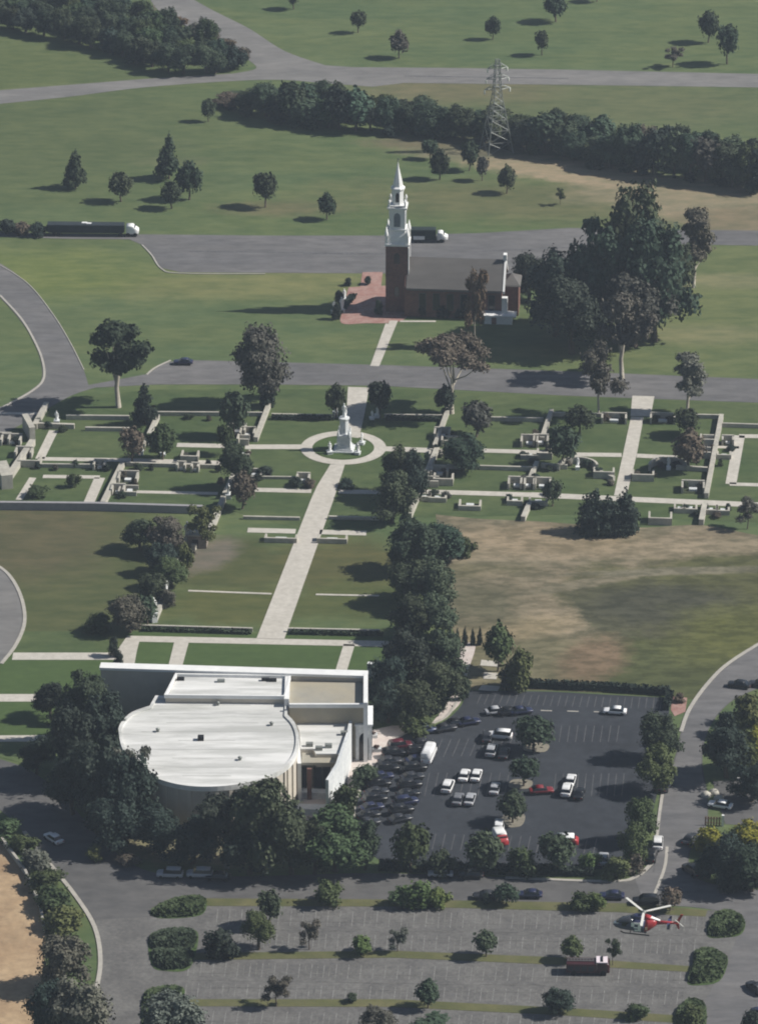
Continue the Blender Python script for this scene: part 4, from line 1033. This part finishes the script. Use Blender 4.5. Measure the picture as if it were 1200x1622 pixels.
for (x, y) in ((705,700),(716,690),(683,730),(704,746),(686,782),(706,787),(830,694),(846,690),(866,712),(829,722),(846,733),(810,762),(828,760),(848,760),(868,782),(806,790),(834,800),(846,803),(960,664),(985,664),(1038,664),(1062,666),(1108,696),(1128,712),(1104,730),(1134,692),(1158,712),(1140,736),(946,750),(966,766),(1008,752),(1034,752),(1084,770),(1108,770),(1084,806),(1104,815),(1116,806),(1134,818),(1152,806),(900,736),(930,738),(1045,738),(1072,738),(868,744)):
    tree('bush', x, y-rb.uniform(8,13), y+2, rb.uniform(10,18), rb.choice('kkdb'), 'small dark shrub among the tomb alcoves of the right hand gardens', 'shrubs among the right hand alcoves')
for (x, y) in ((368,680),(384,678),(400,686),(378,715),(392,722),(395,748),(408,758),(196,756),(214,770),(194,786),(292,722),(312,730),(232,700),(248,712),(150,738),(168,744),(30,715),(46,712),(36,736),(60,740),(10,696),(26,700),(60,670),(76,676),(100,682),(330,735),(345,745),(350,765),(120,738),(88,742),(218,742),(240,742),(300,662),(330,664)):
    tree('bush', x, y-rb.uniform(8,13), y+2, rb.uniform(10,18), rb.choice('kkdb'), 'small dark shrub among the walls and tombs of the left hand gardens', 'shrubs among the left hand tombs')
# hedges
def hedge(px, h, w_, tint, label, name='clipped_hedge', dens=9, sm=False):
    A = G(*px[0]); rnd = random.Random(int(px[0][0])); core = strip(MB(), px, w_*.8, 0, h*.85, sm)
    mb = MB(); pts = [G(p[0], p[1]) for p in (crom(px) if sm else px)]
    for a, b in zip(pts, pts[1:]):
        d = b-a; L_ = d.length; u = d/L_; nrm = Vector((-u.y,u.x,0))
        for _ in range(int(L_*dens*(w_+h))):
            t = rnd.random(); s = rnd.uniform(-.5,.5)*w_; z = h*(rnd.random()**.5)
            if rnd.random() < .5: z = h
            else: s = math.copysign(w_*.5, s)
            p = a + u*(t*L_) + nrm*s; p.z = z + rnd.uniform(-.06,.12); q = Vector((rnd.gauss(0,1),rnd.gauss(0,1),rnd.gauss(0,1)+.6)).normalized(); e = q.orthogonal().normalized()*.24; f = q.cross(e)
            mb.add([p-e-f, p+e-f*.6, p+e*.7+f, p-e*.6+f], [(0,1,2,3)])
    mb.add(core.v, core.f); mb.v = [(v[0]-A.x, v[1]-A.y, v[2]) for v in mb.v]
    o = mb.build(name, M_leaf, None, TINT[tint]); o.location = (A.x, A.y, 0); return tag(o, label, 'hedge')
hedge([(795,1087),(870,1090),(960,1094),(1061,1101)], 1.5, 1.2, 'k', 'long dark hedge between the dry field and the dark car park')
hedge([(1061,1104),(1055,1126)], 1.4, 1.1, 'k', 'short dark hedge at the right corner of the car park beside the brick pad')
hedge([(430,664),(528,665)], .9, 1.0, 'k', 'dark clipped hedge behind the lawn left of the round bed')
hedge([(612,665),(700,667)], .9, 1.0, 'k', 'dark clipped hedge behind the lawn right of the round bed')
hedge([(225,999),(398,1004)], .7, .9, 'd', 'dark hedge below the low terrace wall left of the walk')
hedge([(460,1004),(606,1007)], .7, .9, 'd', 'dark hedge below the low terrace wall right of the walk')
hedge([(600,1376),(760,1382),(940,1385)], 1.3, 2.2, 'k', 'long dark roadside hedge below the dark car park')
hedge([(118,1250),(98,1278)], .5, 2.0, 'g', 'small shaded patch of shrubs in the road by the grove') if False else None
hedge([(196,1345),(165,1322),(140,1305)], .9, 2.4, 'b', 'dry brown hedge along the verge below the grove')
hedge([(560,470),(534,500)], .9, 1.5, 'k', 'dark hedge closing the left end of the brick plaza')

def ground_cover(px, h, tint, label_):
    rnd = random.Random(int(px[0][0])); P = [G(p[0], p[1]) for p in crom(px, 5, True)]; n = len(P)
    c = sum((p for p in P), Vector())/n; mb = MB()
    for _ in range(int(1500 if n else 0)):
        k = rnd.random()*n; a = P[int(k)%n].lerp(P[(int(k)+1)%n], k%1); t = math.sqrt(rnd.random())*.99
        p = c.lerp(a, t); p.z = h*(1-t**5) + rnd.uniform(-.05,.12)
        q = Vector((rnd.gauss(0,.5),rnd.gauss(0,.5),1)).normalized(); e = q.orthogonal().normalized()*rnd.uniform(.25,.5); f = q.cross(e)
        mb.add([p-e-f, p+e-f*.6, p+e*.7+f, p-e*.6+f], [(0,1,2,3)])
    for ta, tb in ((1.0,.9),(.9,.7),(.7,.35),(.35,0)):
        A = [(*c.lerp(p,ta).xy, h*.85*(1-ta**5)+.1) for p in P]; B = [(*c.lerp(p,tb).xy, h*.85*(1-tb**5)+.1) for p in P]
        mb.add(A+B, [(i,(i+1)%n,n+(i+1)%n,n+i) for i in range(n)])
    tag(mb.build('ground_cover', M_leaf, None, TINT[tint]), kind='stuff')
ground_cover([(240,1446),(264,1431),(300,1423),(324,1425),(320,1446),(290,1453),(252,1453)], .8, 'g', '')
ground_cover([(239,1486),(262,1476),(303,1475),(310,1490),(300,1506),(262,1508),(242,1503)], 1.0, 'd', '')
ground_cover([(242,1510),(262,1509),(300,1508),(304,1520),(296,1533),(264,1537),(246,1530)], 1.0, 'd', '')
ground_cover([(228,1582),(247,1567),(286,1567),(280,1600),(250,1640),(230,1636)], .8, 'g', '')
ground_cover([(1130,1453),(1150,1446),(1170,1452),(1177,1464),(1170,1479),(1150,1484),(1123,1482)], 1.1, 'g', '')
ground_cover([(1102,1510),(1125,1505),(1146,1515),(1149,1528),(1136,1553),(1106,1559),(1091,1556),(1098,1535)], 1.1, 'g', '')
ground_cover([(1082,1592),(1100,1585),(1116,1598),(1110,1640),(1078,1640),(1071,1612)], .9, 'g', '')

# ================================================================ VEHICLES
def loft_mb(secs, **k): return MB().loft(secs, **k)
CARS = {}
def car_parts(kind):
    if kind in CARS: return CARS[kind]
    P = []
    if kind == 'car':
        L_, W_, hb, hr = 4.5, .9, .95, 1.42; cab = (-1.75, 1.05, -1.15, .35)
    elif kind == 'suv':
        L_, W_, hb, hr = 4.7, .95, 1.15, 1.78; cab = (-2.2, 1.15, -1.95, .55)
    elif kind == 'pickup':
        L_, W_, hb, hr = 5.5, .98, 1.15, 1.82; cab = (-.75, 1.45, -.55, .85)
    elif kind == 'van':
        L_, W_, hb, hr = 6.2, 1.02, 1.35, 2.5; cab = (-3.05, 2.75, -3.0, 2.0)
    h = L_/2; zc = (hb+.28)/2; zh = (hb-.28)/2
    body = MB().loft([(-h,0,zc+.02,W_*.84,zh*.7),(-h+.12,0,zc,W_*.96,zh*.95),(-h*.5,0,zc,W_,zh),(h*.35,0,zc,W_,zh*.98),(h-.35,0,zc-.06,W_*.97,zh*.84),(h-.05,0,zc-.1,W_*.8,zh*.62)], n=16, ex=5)
    a, b, c, d = cab
    roof = MB().loft([(c-.02,0,hr-.07,W_*.74,.05),((c+d)/2,0,hr-.04,W_*.78,.07),(d+.02,0,hr-.08,W_*.74,.05)], n=12, ex=4)
    if kind == 'van': body.loft([(a,0,(hb+hr)/2-.1,W_*.97,(hr-hb)/2+.1),(1.5,0,(hb+hr)/2-.1,W_*.97,(hr-hb)/2+.1),(1.9,0,(hb+hr)/2-.12,W_*.93,(hr-hb)/2+.05)], n=16, ex=6)
    vs = [(a,-W_*.95,hb-.06),(b,-W_*.95,hb-.06),(b,W_*.95,hb-.06),(a,W_*.95,hb-.06),(c,-W_*.76,hr-.06),(d,-W_*.76,hr-.06),(d,W_*.76,hr-.06),(c,W_*.76,hr-.06)]
    glass = MB().add(vs, [(3,2,1,0),(4,5,6,7),(0,1,5,4),(1,2,6,5),(2,3,7,6),(3,0,4,7)])
    P.append(('body', body.mesh('car_body', M_paint), True)); P.append(('roof', roof.mesh('car_roof', M_paint), True)); P.append(('windows', glass.mesh('car_windows', M_glass), False))
    if kind == 'pickup': P.append(('cargo_bed', MB().box((-1.7,0,hb-.02),(1.8,W_*1.6,.06)).mesh('bed', M_black), False))
    for sx in (-h*.63, h*.64):
        for sy in (-1,1): P.append(('wheel', MB().tube([(sx,sy*(W_-.2),.33),(sx,sy*(W_+.02),.33)],[.33,.33],14,False).mesh('wheel', M_rubber), False))
    for sy in (-1,1):
        P.append(('headlight', MB().box((h-.13,sy*W_*.62,zc+.02),(.12,.34,.16)).mesh('headlight', M_lamp), False))
        P.append(('tail_light', MB().box((-h+.03,sy*W_*.66,zc+.08),(.1,.3,.18)).mesh('tail_light', M_tail), False))
    CARS[kind] = P; return P
PC = {'white':(.72,.72,.72),'silver':(.36,.37,.39),'grey':(.16,.165,.18),'black':(.012,.013,.016),'navy':(.02,.025,.06),'red':(.17,.018,.022),'maroon':(.08,.012,.02),'dark':(.03,.032,.038),'tan':(.3,.27,.2), 'blue':(.045,.06,.12)}
def car(kind, x, y, ang, paint, label, group=None):
    p = G(x, y); o = empty({'car':'parked_car','suv':'parked_car','pickup':'pickup_truck','van':'white_van'}[kind], (p.x, p.y, .085), R(ang), label, {'car':'car','suv':'car','pickup':'pickup truck','van':'van'}[kind], group)
    for nm, me, pt in car_parts(kind): link(nm, me, o, PC[paint] if pt else None)
    return o
V = '''
car 735 1233 80 white|white car side by side with another white one, left of the two
car 754 1233 80 white|white car side by side with another white one, right of the two
suv 709 1251 78 white|white car alone at the left end of the middle rows
car 725 1271 80 grey|grey car in the lower middle row beside a silver one
car 744 1271 80 silver|silver car in the lower middle row, right of the grey one
car 783 1254 82 silver|silver car in the tree's shade right of the two white cars
suv 791 1170 170 white|white car at the top of the shaded cluster left of the upper island tree
car 771 1172 85 dark|dark car left of the white one in the shaded cluster
suv 778 1194 80 silver|silver roofed car in the shaded cluster, lower left
car 798 1198 80 dark|dark grey car in the shaded cluster, lower right
car 786 1131 15 silver|silver car in the upper left part of the lot by the dark row
suv 672 1162 20 blue|blue grey car at the upper left corner of the lot
car 742 1148 20 navy|navy car in the dark row below the plaza, right end
car 722 1150 20 black|black car in the dark row below the plaza, middle
car 705 1158 20 dark|dark grey car in the dark row below the plaza, left end
car 806 1132 15 black|black car beside the silver one in the upper part of the lot
car 825 1131 15 navy|navy car right of the black one in the upper part of the lot
car 857 1257 8 red|red car beside the middle island tree
car 903 1241 80 white|upper of two white cars parked nose to tail right of the red car
suv 897 1257 80 white|lower of two white cars parked nose to tail right of the red car
car 917 1262 80 black|black car right of the two white cars
suv 790 1314 85 white|white car by the lower island tree, behind the white and red truck
car 955 1366 85 silver|silver car under the trees at the lower right of the lot
car 973 1131 172 white|white car alone in the upper right of the lot
car 1053 1250 70 dark|dark car at the kerb of the right road, highest one
suv 1041 1341 85 white|white car heading up the right road beside a dark one
suv 1031 1361 80 black|black car at the road corner just below the white one
suv 1022 1433 178 black|black car with a pale roof just above the helicopter rotor
car 968 1424 178 navy|navy car parked behind the green bush on the first strip
car 838 1422 178 navy|dark blue car parked along the first strip beside the small round tree
car 768 1424 178 dark|dark car parked along the first strip left of the small round tree
car 697 1389 178 silver|silver car parked along the road below the car park
car 745 1391 178 black|black car parked right of the silver one on the lower road
suv 269 1390 176 silver|left silver car of the shaded pair below the grove
suv 316 1390 176 silver|right silver car of the shaded pair below the grove
car 345 1394 176 black|black car in deep shade right of the two silver ones
car 85 1333 128 white|white car driving along the left road
car 290 577 178 navy|dark blue car alone on the road beside the white trunked tree
suv 1096 1384 120 dark|dark car with a bright windscreen by the bank at the road corner
car 1093 1334 60 dark|dark car parked beside the yellow green bush
car 1170 1089 165 black|black car on the upper bend of the right road
car 1203 1088 165 dark|dark car cut by the right edge on the upper bend
car 1140 1280 160 white|white car among the pale objects on the right bank
car 1205 1612 120 navy|dark blue car cut by the right edge near the bottom
car 1197 1570 120 dark|dark car at the right edge on the access road'''
for ln in V.strip().split('\n'):
    a, lb = ln.split('|'); k, x, y, an, pt = a.split(); car(k, float(x), float(y), float(an), pt, lb)
rc = random.Random(11)
for k in range(11):
    t = k/10; x = 632 - 50*t - 6*math.sin(math.pi*t); y = 1186 + 122*t
    pt = ['maroon','black','dark','black','navy','black','dark','black','navy','black','dark'][k]
    car(rc.choice(('car','suv')), x + rc.uniform(-2,2), y, 14 + 8*t, pt, {'maroon':'maroon car at the top of the left kerb row of dark cars','black':'black car in the tight left kerb row of the dark car park','dark':'dark grey car in the tight left kerb row of the dark car park','navy':'navy car in the tight left kerb row of the dark car park'}[pt], 'left kerb row')
for k in range(10):
    t = k/9; x = 668 - 34*t; y = 1182 + 120*t
    pt = ['dark','black','navy','black','dark','black','black','navy','black','dark'][k]
    car(rc.choice(('car','suv')), x + rc.uniform(-2,2), y, 14 + 8*t, pt, {'black':'black car in the second tight row from the left kerb','dark':'dark grey car in the second tight row from the left kerb','navy':'navy car in the second tight row from the left kerb'}[pt], 'second row from the left kerb')
o = car('van', 679, 1202, 78, 'white', 'white box shaped van at the top of the stall rows beside the dark cars')

def truck_wheels(o, xs, w_, r=.5):
    for x in xs:
        for s in (-1,1): MB().tube([(x,s*(w_-.3),r),(x,s*(w_+.02),r)],[r,r],14,False).build('wheel', M_rubber, o)
def mk(name, x, y, ang, label, cat):
    p = G(x, y); return empty(name, (p.x,p.y,.06), R(ang), label, cat)
# semi trailer at the left
o = mk('semi_trailer_truck', 142, 372, -1.5, 'long dark trailer with a small white cab parked on the middle road at the left', 'truck')
MB().loft([(-10.2,0,2.0,1.3,.95),(-10.1,0,2.0,1.3,1.0),(8.4,0,2.0,1.3,1.0),(8.5,0,2.0,1.3,.95)], ex=14, smooth=False).build('trailer_body', mat('dark_tarpaulin', (.035,.045,.055), (.022,.03,.036), .6), o)
MB().box((-1.0,0,.95),(18,2.0,.3)).build('chassis', M_black, o)
MB().box((-1.2,.3,3.06),(1.3,.9,.12)).box((-.1,-.2,3.07),(1.2,.8,.14)).build('roof_panels', M_white, o)
MB().loft([(9.0,0,1.7,1.2,1.1),(10.6,0,1.7,1.22,1.1),(11.1,0,1.5,1.2,.8),(12.0,0,1.15,1.1,.5)], ex=8).build('cab', M_white, o)
MB().box((11.0,0,2.1),(.5,1.9,.7)).build('windscreen', M_glass, o); truck_wheels(o, (-8.6,-7.4,7.6,9.4,11.2), 1.2)
# truck behind the steeple
o = mk('box_truck', 679, 382, -2, 'truck with dark box body and white lower panels parked behind the steeple', 'truck')
MB().loft([(-4.4,0,2.2,1.3,1.1),(-4.3,0,2.2,1.3,1.15),(1.6,0,2.2,1.3,1.15),(1.7,0,2.2,1.3,1.1)], ex=14, smooth=False).build('cargo_box', mat('dark_green_tarpaulin', (.03,.045,.042), (.02,.03,.03), .6), o)
MB().box((-2.4,-1.36,1.3),(2.8,.12,.9)).build('side_panel', M_white, o); MB().box((-1.2,0,.8),(6.4,2,.3)).build('chassis', M_black, o)
MB().loft([(2.0,0,1.6,1.2,1.0),(3.3,0,1.6,1.2,1.0),(3.7,0,1.3,1.15,.6),(4.6,0,1.1,1.0,.4)], ex=8).build('cab', M_white, o)
MB().box((3.55,0,2.0),(.4,1.9,.6)).build('windscreen', M_glass, o); truck_wheels(o, (-3.2,-2.2,3.0), 1.2)
# ambulance like van and the small white and red truck
o = mk('rescue_van', 899, 1340, -3, 'red van with a white roof parked at the lower edge of the car park', 'van')
MB().loft([(-2.0,0,1.15,.97,.75),(1.0,0,1.15,.97,.75),(1.3,0,1.1,.95,.62),(1.9,0,.9,.9,.42)], ex=6).build('body', M_red, o)
MB().loft([(-1.95,0,1.98,.95,.12),(.95,0,1.98,.95,.12),(1.1,0,1.92,.9,.08)], ex=6).build('roof', M_white, o)
MB().box((1.12,0,1.6),(.4,1.6,.5)).build('windscreen', M_glass, o); truck_wheels(o, (-1.2,1.1), .95, .36)
o = mk('rescue_pickup', 792, 1334, -75, 'white truck with a red front by the lower island tree', 'truck')
MB().loft([(-1.9,0,1.3,.98,.8),(.7,0,1.3,.98,.8)], ex=8).build('box_body', M_white, o); MB().loft([(.75,0,1.05,.96,.75),(1.5,0,1.0,.95,.65),(2.3,0,.8,.9,.4)], ex=6).build('cab', M_red, o)
MB().box((1.5,0,1.55),(.35,1.5,.4)).build('windscreen', M_glass, o); truck_wheels(o, (-1.1,1.3), .96, .38)
# fire truck on the overflow lot
o = mk('fire_truck', 930, 1541, -2, 'dark red fire truck with a white cab roof parked alone on the overflow car park', 'truck')
M_dred = mat('dark_red_paint', (.045,.012,.014), rough=.35, spec=.5)
MB().loft([(-3.6,0,1.35,1.2,.85),(-3.5,0,1.35,1.22,.9),(1.4,0,1.35,1.22,.9),(1.5,0,1.35,1.2,.85)], ex=10, smooth=False).build('body', M_dred, o)
MB().loft([(1.6,0,1.4,1.2,1.0),(3.3,0,1.4,1.2,1.0),(3.7,0,1.25,1.15,.8)], ex=8).build('cab', M_dred, o)
MB().box((2.4,0,2.47),(1.9,2.2,.14)).build('cab_roof', mat('pinkish_white_paint',(.66,.58,.62)), o)
MB().box((3.55,0,1.85),(.35,2.0,.6)).build('windscreen', M_glass, o)
q = MB(); q.box((-1.2,-.35,2.42),(4.6,.1,.12)).box((-1.2,.35,2.42),(4.6,.1,.12))
for k in range(9): q.box((-3.3+k*.52,0,2.42),(.07,.7,.08))
q.build('ladder', M_steel, o); q = MB()
for k in range(4): q.box((-2.9+k*1.15,-1.23,1.3),(.9,.06,.9))
q.build('locker_shutters', mat('dark_shutter',(.05,.05,.055)), o); MB().box((2.4,0,2.62),(.35,1.7,.16)).build('light_bar', M_black, o); truck_wheels(o, (-2.3,2.6), 1.2, .5)

# ---- helicopter, hovering over the overflow lot
hz = 27.0; p = G(1017, 1478, hz)
he = empty('helicopter', (p.x, p.y, p.z), R(180-9), 'blue, white and red helicopter hovering over the overflow car park', 'helicopter')
he.rotation_euler = (R(0), R(-2), R(180-9)); he.scale = (1.16, 1.16, 1.16)
fus = MB().loft([(3.3,0,.95,.12,.12),(3.0,0,1.0,.5,.42),(2.4,0,1.15,.82,.72),(1.5,0,1.35,.98,.98),(.4,0,1.4,1.0,1.05),(-.4,0,1.42,.98,1.03)], n=20, ex=2.5).build('fuselage', M_navy, he)
MB().loft([(-.4,0,1.42,.975,1.025),(-1.1,0,1.5,.9,.95),(-1.9,0,1.7,.62,.66),(-2.6,0,1.85,.34,.38)], n=20, ex=2.5).build('rear_fuselage', M_red, he)
MB().loft([(2.95,0,1.32,.42,.2),(2.35,0,1.62,.74,.42),(1.6,0,1.85,.9,.5),(1.1,0,1.95,.9,.46)], n=16, ex=2.5).build('windscreen', mat('pale_canopy', (.05,.055,.065), rough=.15, spec=.5), he)
MB().loft([(1.3,0,2.4,.4,.14),(.8,0,2.55,.55,.32),(-.2,0,2.6,.55,.36)], n=14, ex=2.5).build('front_cowling', M_navy, he)
MB().loft([(-.2,0,2.6,.55,.36),(-1.4,0,2.45,.42,.28),(-2.2,0,2.2,.2,.12)], n=14, ex=2.5).build('engine_cowling', M_red, he)
MB().loft([(3.25,0,1.12,.2,.1),(2.9,0,1.32,.5,.16),(2.6,0,1.42,.62,.2)], n=12).build('nose_cap', M_white, he)
MB().loft([(-.9,0,2.72,.3,.1),(-1.6,0,2.55,.3,.1),(-3.2,0,2.22,.16,.08)], n=10).build('cowling_stripe', M_white, he)
tb = MB().loft([(-2.4,0,1.85,.34,.36),(-4.2,0,1.98,.22,.24),(-6.6,0,2.12,.14,.15)], n=12, ex=2).build('tail_boom', M_red, he)
def fin(name, prof, y, th, m, par=he):
    vs = [(a,y+d,b) for d in (-th/2,th/2) for a,b in prof]; n = len(prof)
    return MB().add(vs, [tuple(range(n)), tuple(reversed(range(n,2*n)))]+[((i+1)%n,i,n+i,n+(i+1)%n) for i in range(n)]).build(name, m, par)
fin('tail_fin', [(-6.1,2.1),(-6.7,2.1),(-7.5,3.5),(-7.0,3.5)], 0, .1, M_red); fin('lower_fin', [(-6.1,2.05),(-6.8,2.05),(-7.0,1.2),(-6.7,1.2)], 0, .09, M_red)
MB().box((-4.9,0,2.05),(.55,2.3,.06)).build('stabiliser', M_navy, he)
for s in (-1,1): fin('stabiliser_end_plate', [(-4.6,1.6),(-5.2,1.6),(-5.3,2.45),(-4.9,2.45)], s*1.15, .05, M_navy)
tr_ = MB().tube([(-6.9,.12,2.3),(-6.9,.35,2.3)],[.12,.12],10,False).build('tail_rotor', M_black, he)
for a in (.5, .5+math.pi): MB().box((-6.9+.45*math.cos(a),.33,2.3+.45*math.sin(a)),(.1,.03,.1)).tube([(-6.9,.33,2.3),(-6.9+.95*math.cos(a),.33,2.3+.95*math.sin(a))],[.07,.05],4,False).build('tail_rotor_blade', M_blade, tr_)
mr = MB().tube([(0,0,2.7),(0,0,3.35)],[.16,.1],10,False).lathe((0,0,3.2),[(.32,0),(.34,.15),(.15,.28)],12).build('main_rotor', M_steel, he)
# three blades: two reach away from the lens, one comes towards it
inv = Matrix.Rotation(-R(180-9), 4, 'Z')
for ang in (R(122), R(25), R(262)):
    v = inv @ Vector((math.cos(ang), math.sin(ang), 0)); n_ = Vector((-v.y, v.x, 0)); vs = []
    for t, cw in ((.35,.12),(.9,.18),(4.0,.18),(4.2,.12)):
        for s in (-1,1):
            for dz in (-.035,.035): c_ = v*t + n_*(s*cw); vs.append((c_.x,c_.y,3.33+dz+.012*t*t*.4))
    fs = [(0,1,3,2),(12,14,15,13)]
    for i in range(3):
        k = i*4; j = k+4; fs += [(k,k+2,j+2,j),(k+1,j+1,j+3,k+3),(k,j,j+1,k+1),(k+2,k+3,j+3,j+2)]
    MB().add(vs, fs).build('rotor_blade', M_blade, mr)
for s in (-1,1):
    MB().tube([(2.4,s*.8,.35),(2.0,s*.82,.16),(-1.4,s*.82,.16)],[.09,.09,.09],8).build('landing_skid', M_black, he)
    MB().tube([(1.3,s*.6,.6),(1.3,s*.82,.16)],[.05,.05],6).tube([(-.6,s*.6,.6),(-.6,s*.82,.16)],[.05,.05],6).build('skid_strut', M_black, he)
# white bands and lettering-like marks on the doors
for s in (-1,1):
    d = 1.005
    q = MB()
    for (a0,a1,z0_,z1_) in ((.15,.50,.75,2.05),(.50,1.25,1.75,2.0),(.90,1.25,1.35,1.75),(.50,.95,1.15,1.35),(.45,.85,.7,.95)):
        q.box(((a0+a1)/2,s*d,(z0_+z1_)/2),(a1-a0,.06,z1_-z0_))
    q.build('door_marking', M_white, he)
    MB().box((1.9,s*.86,1.55),(.8,.12,.6)).build('door_window', M_glass, he); MB().box((-.75,s*.98,1.25),(.42,.05,.36)).build('side_emblem', mat('pale_emblem',(.55,.42,.30)), he)
MB().box((.1,s*0,.36),(1.8,.9,.2)).build('belly_tank', M_navy, he)

for o_ in list(he.children) + list(tr_.children):
    if o_ is mr: continue
    for v_ in o_.data.vertices: v_.co.x *= 1.24 if v_.co.x > 0 else .72
# ---- objects on the right bank
def post(x, y, h, label):
    p = G(x,y); o = empty('lamp_post',(p.x,p.y,0),0,label,'post'); MB().tube([(0,0,0),(0,0,h)],[.1,.07],8).build('pole', M_wall, o); MB().box((0,0,h+.1),(.5,.35,.25)).build('lantern', M_white, o); return o
post(1168,1262,3.6,'pale post among the objects on the right bank')
p = G(1129,1308); o = empty('timber_gate',(p.x,p.y,0),R(-5),'brownish slatted gate with a white end post above the yellow green bush','gate')
for k in range(6): MB().box((-1.4+k*.5,0,.9),(.28,.08,1.8)).build('slat', mat('weathered_wood',(.28,.17,.12)) if k == 0 else bpy.data.materials['weathered_wood'], o)
MB().box((1.7,0,1.1),(.45,.45,2.2)).build('end_post', M_white, o); MB().box((0,.08,.5),(3.0,.08,.12)).box((0,.08,1.4),(3.0,.08,.12)).build('rail', bpy.data.materials['weathered_wood'], o)
for x, y, lb in ((1118,1262,'pale round boulder beside the right road, left one'),(1130,1258,'pale round boulder on the right bank, right one'),(1138,1268,'greyish boulder on the right bank near the white car')):
    p = G(x,y); mb = MB(); rr = random.Random(x)
    mb.lathe((0,0,-.1),[(.9,0),(1.05,.35),(.85,.8),(.45,1.1),(.1,1.2)],10,True,.8); mb.v = [(v[0]*rr.uniform(.9,1.1),v[1]*rr.uniform(.9,1.1),v[2]*rr.uniform(.92,1.05)) for v in mb.v]
    o = mb.build('boulder', M_wall); o.location = (p.x,p.y,0); tag(o, lb, 'boulder', 'boulders on the right bank')
for k,(x, y, lb) in enumerate(((590,1168,'upper square planter on the pinkish plaza by the portal'),(596,1190,'lower square planter on the pinkish plaza by the portal'))):
    p = G(x,y); o = empty('planter',(p.x,p.y,0),0,lb,'planter','plaza planters'); MB().box((0,0,.35),(1.8,1.2,.7)).build('box', M_stone, o)
    mb = MB(); leafblob(mb, random.Random(k), [(0,0,.9,.6,.35)], 120, .14); mb.build('flowers', M_leaf, o, (.10,.05,.04))
steps = MB()
for k in range(5):
    a, b = G(712-k*2.5, 1062+k*9), G(742-k*2.5, 1063+k*9); steps.box(((a.x+b.x)/2,(a.y+b.y)/2,.15),((b.x-a.x),.9,.3))
o = steps.build('plaza_steps', M_conc); tag(o, kind='structure')
# ================================================================ AIR, LIGHT, CAMERA
HAZE = 0.00010
hb = MB(); hb.box((0, 900, 192), (3800, 4100, 388))
hm = bpy.data.materials.new('haze'); hm.use_nodes = True; nt = hm.node_tree
nt.nodes.remove(nt.nodes['Principled BSDF']); pv = nt.nodes.new('ShaderNodeVolumePrincipled')
pv.inputs['Color'].default_value = (.72,.84,1,1); pv.inputs['Density'].default_value = HAZE; pv.inputs['Anisotropy'].default_value = .2
nt.links.new(pv.outputs[0], nt.nodes['Material Output'].inputs['Volume'])
tag(hb.build('haze', hm), kind='stuff')

EL = R(41); sd = Vector((1, .05, 0)).normalized()          # the sun stands to the right, a touch behind the scene
w = bpy.data.worlds.new('World'); scene.world = w; w.use_nodes = True; nt = w.node_tree
sky = nt.nodes.new('ShaderNodeTexSky'); sky.sky_type = 'NISHITA'; sky.sun_disc = False; sky.sun_elevation = EL
sky.sun_rotation = math.atan2(sd.x, sd.y); sky.altitude = 100; sky.air_density = 1.0; sky.dust_density = .6
nt.links.new(sky.outputs[0], nt.nodes['Background'].inputs[0]); nt.nodes['Background'].inputs[1].default_value = .05
sl = bpy.data.lights.new('sun', 'SUN'); sl.energy = 5.0; sl.angle = R(.53); sl.color = (1, .955, .88)
so = bpy.data.objects.new('sun', sl); col.objects.link(so)
dv = Vector((sd.x*math.cos(EL), sd.y*math.cos(EL), math.sin(EL)))
so.rotation_euler = dv.to_track_quat('Z', 'Y').to_euler(); so.location = dv*300

cam = bpy.data.cameras.new('camera'); co = bpy.data.objects.new('camera', cam); col.objects.link(co)
cam.sensor_fit = 'HORIZONTAL'; cam.sensor_width = 36; cam.lens = F/1200*36; cam.clip_start = 1; cam.clip_end = 12000
co.location = (0, YC, H0); co.rotation_euler = (R(90)-TH, 0, 0); scene.camera = co
scene.render.engine = 'CYCLES'
scene.render.resolution_x, scene.render.resolution_y = 757, 1024
scene.view_settings.view_transform = 'Standard'; scene.view_settings.look = 'None'; scene.view_settings.gamma = 1; scene.view_settings.exposure = .36
try: scene.cycles.pixel_filter_type = 'BLACKMAN_HARRIS'; scene.cycles.filter_width = 2.0
except Exception: pass
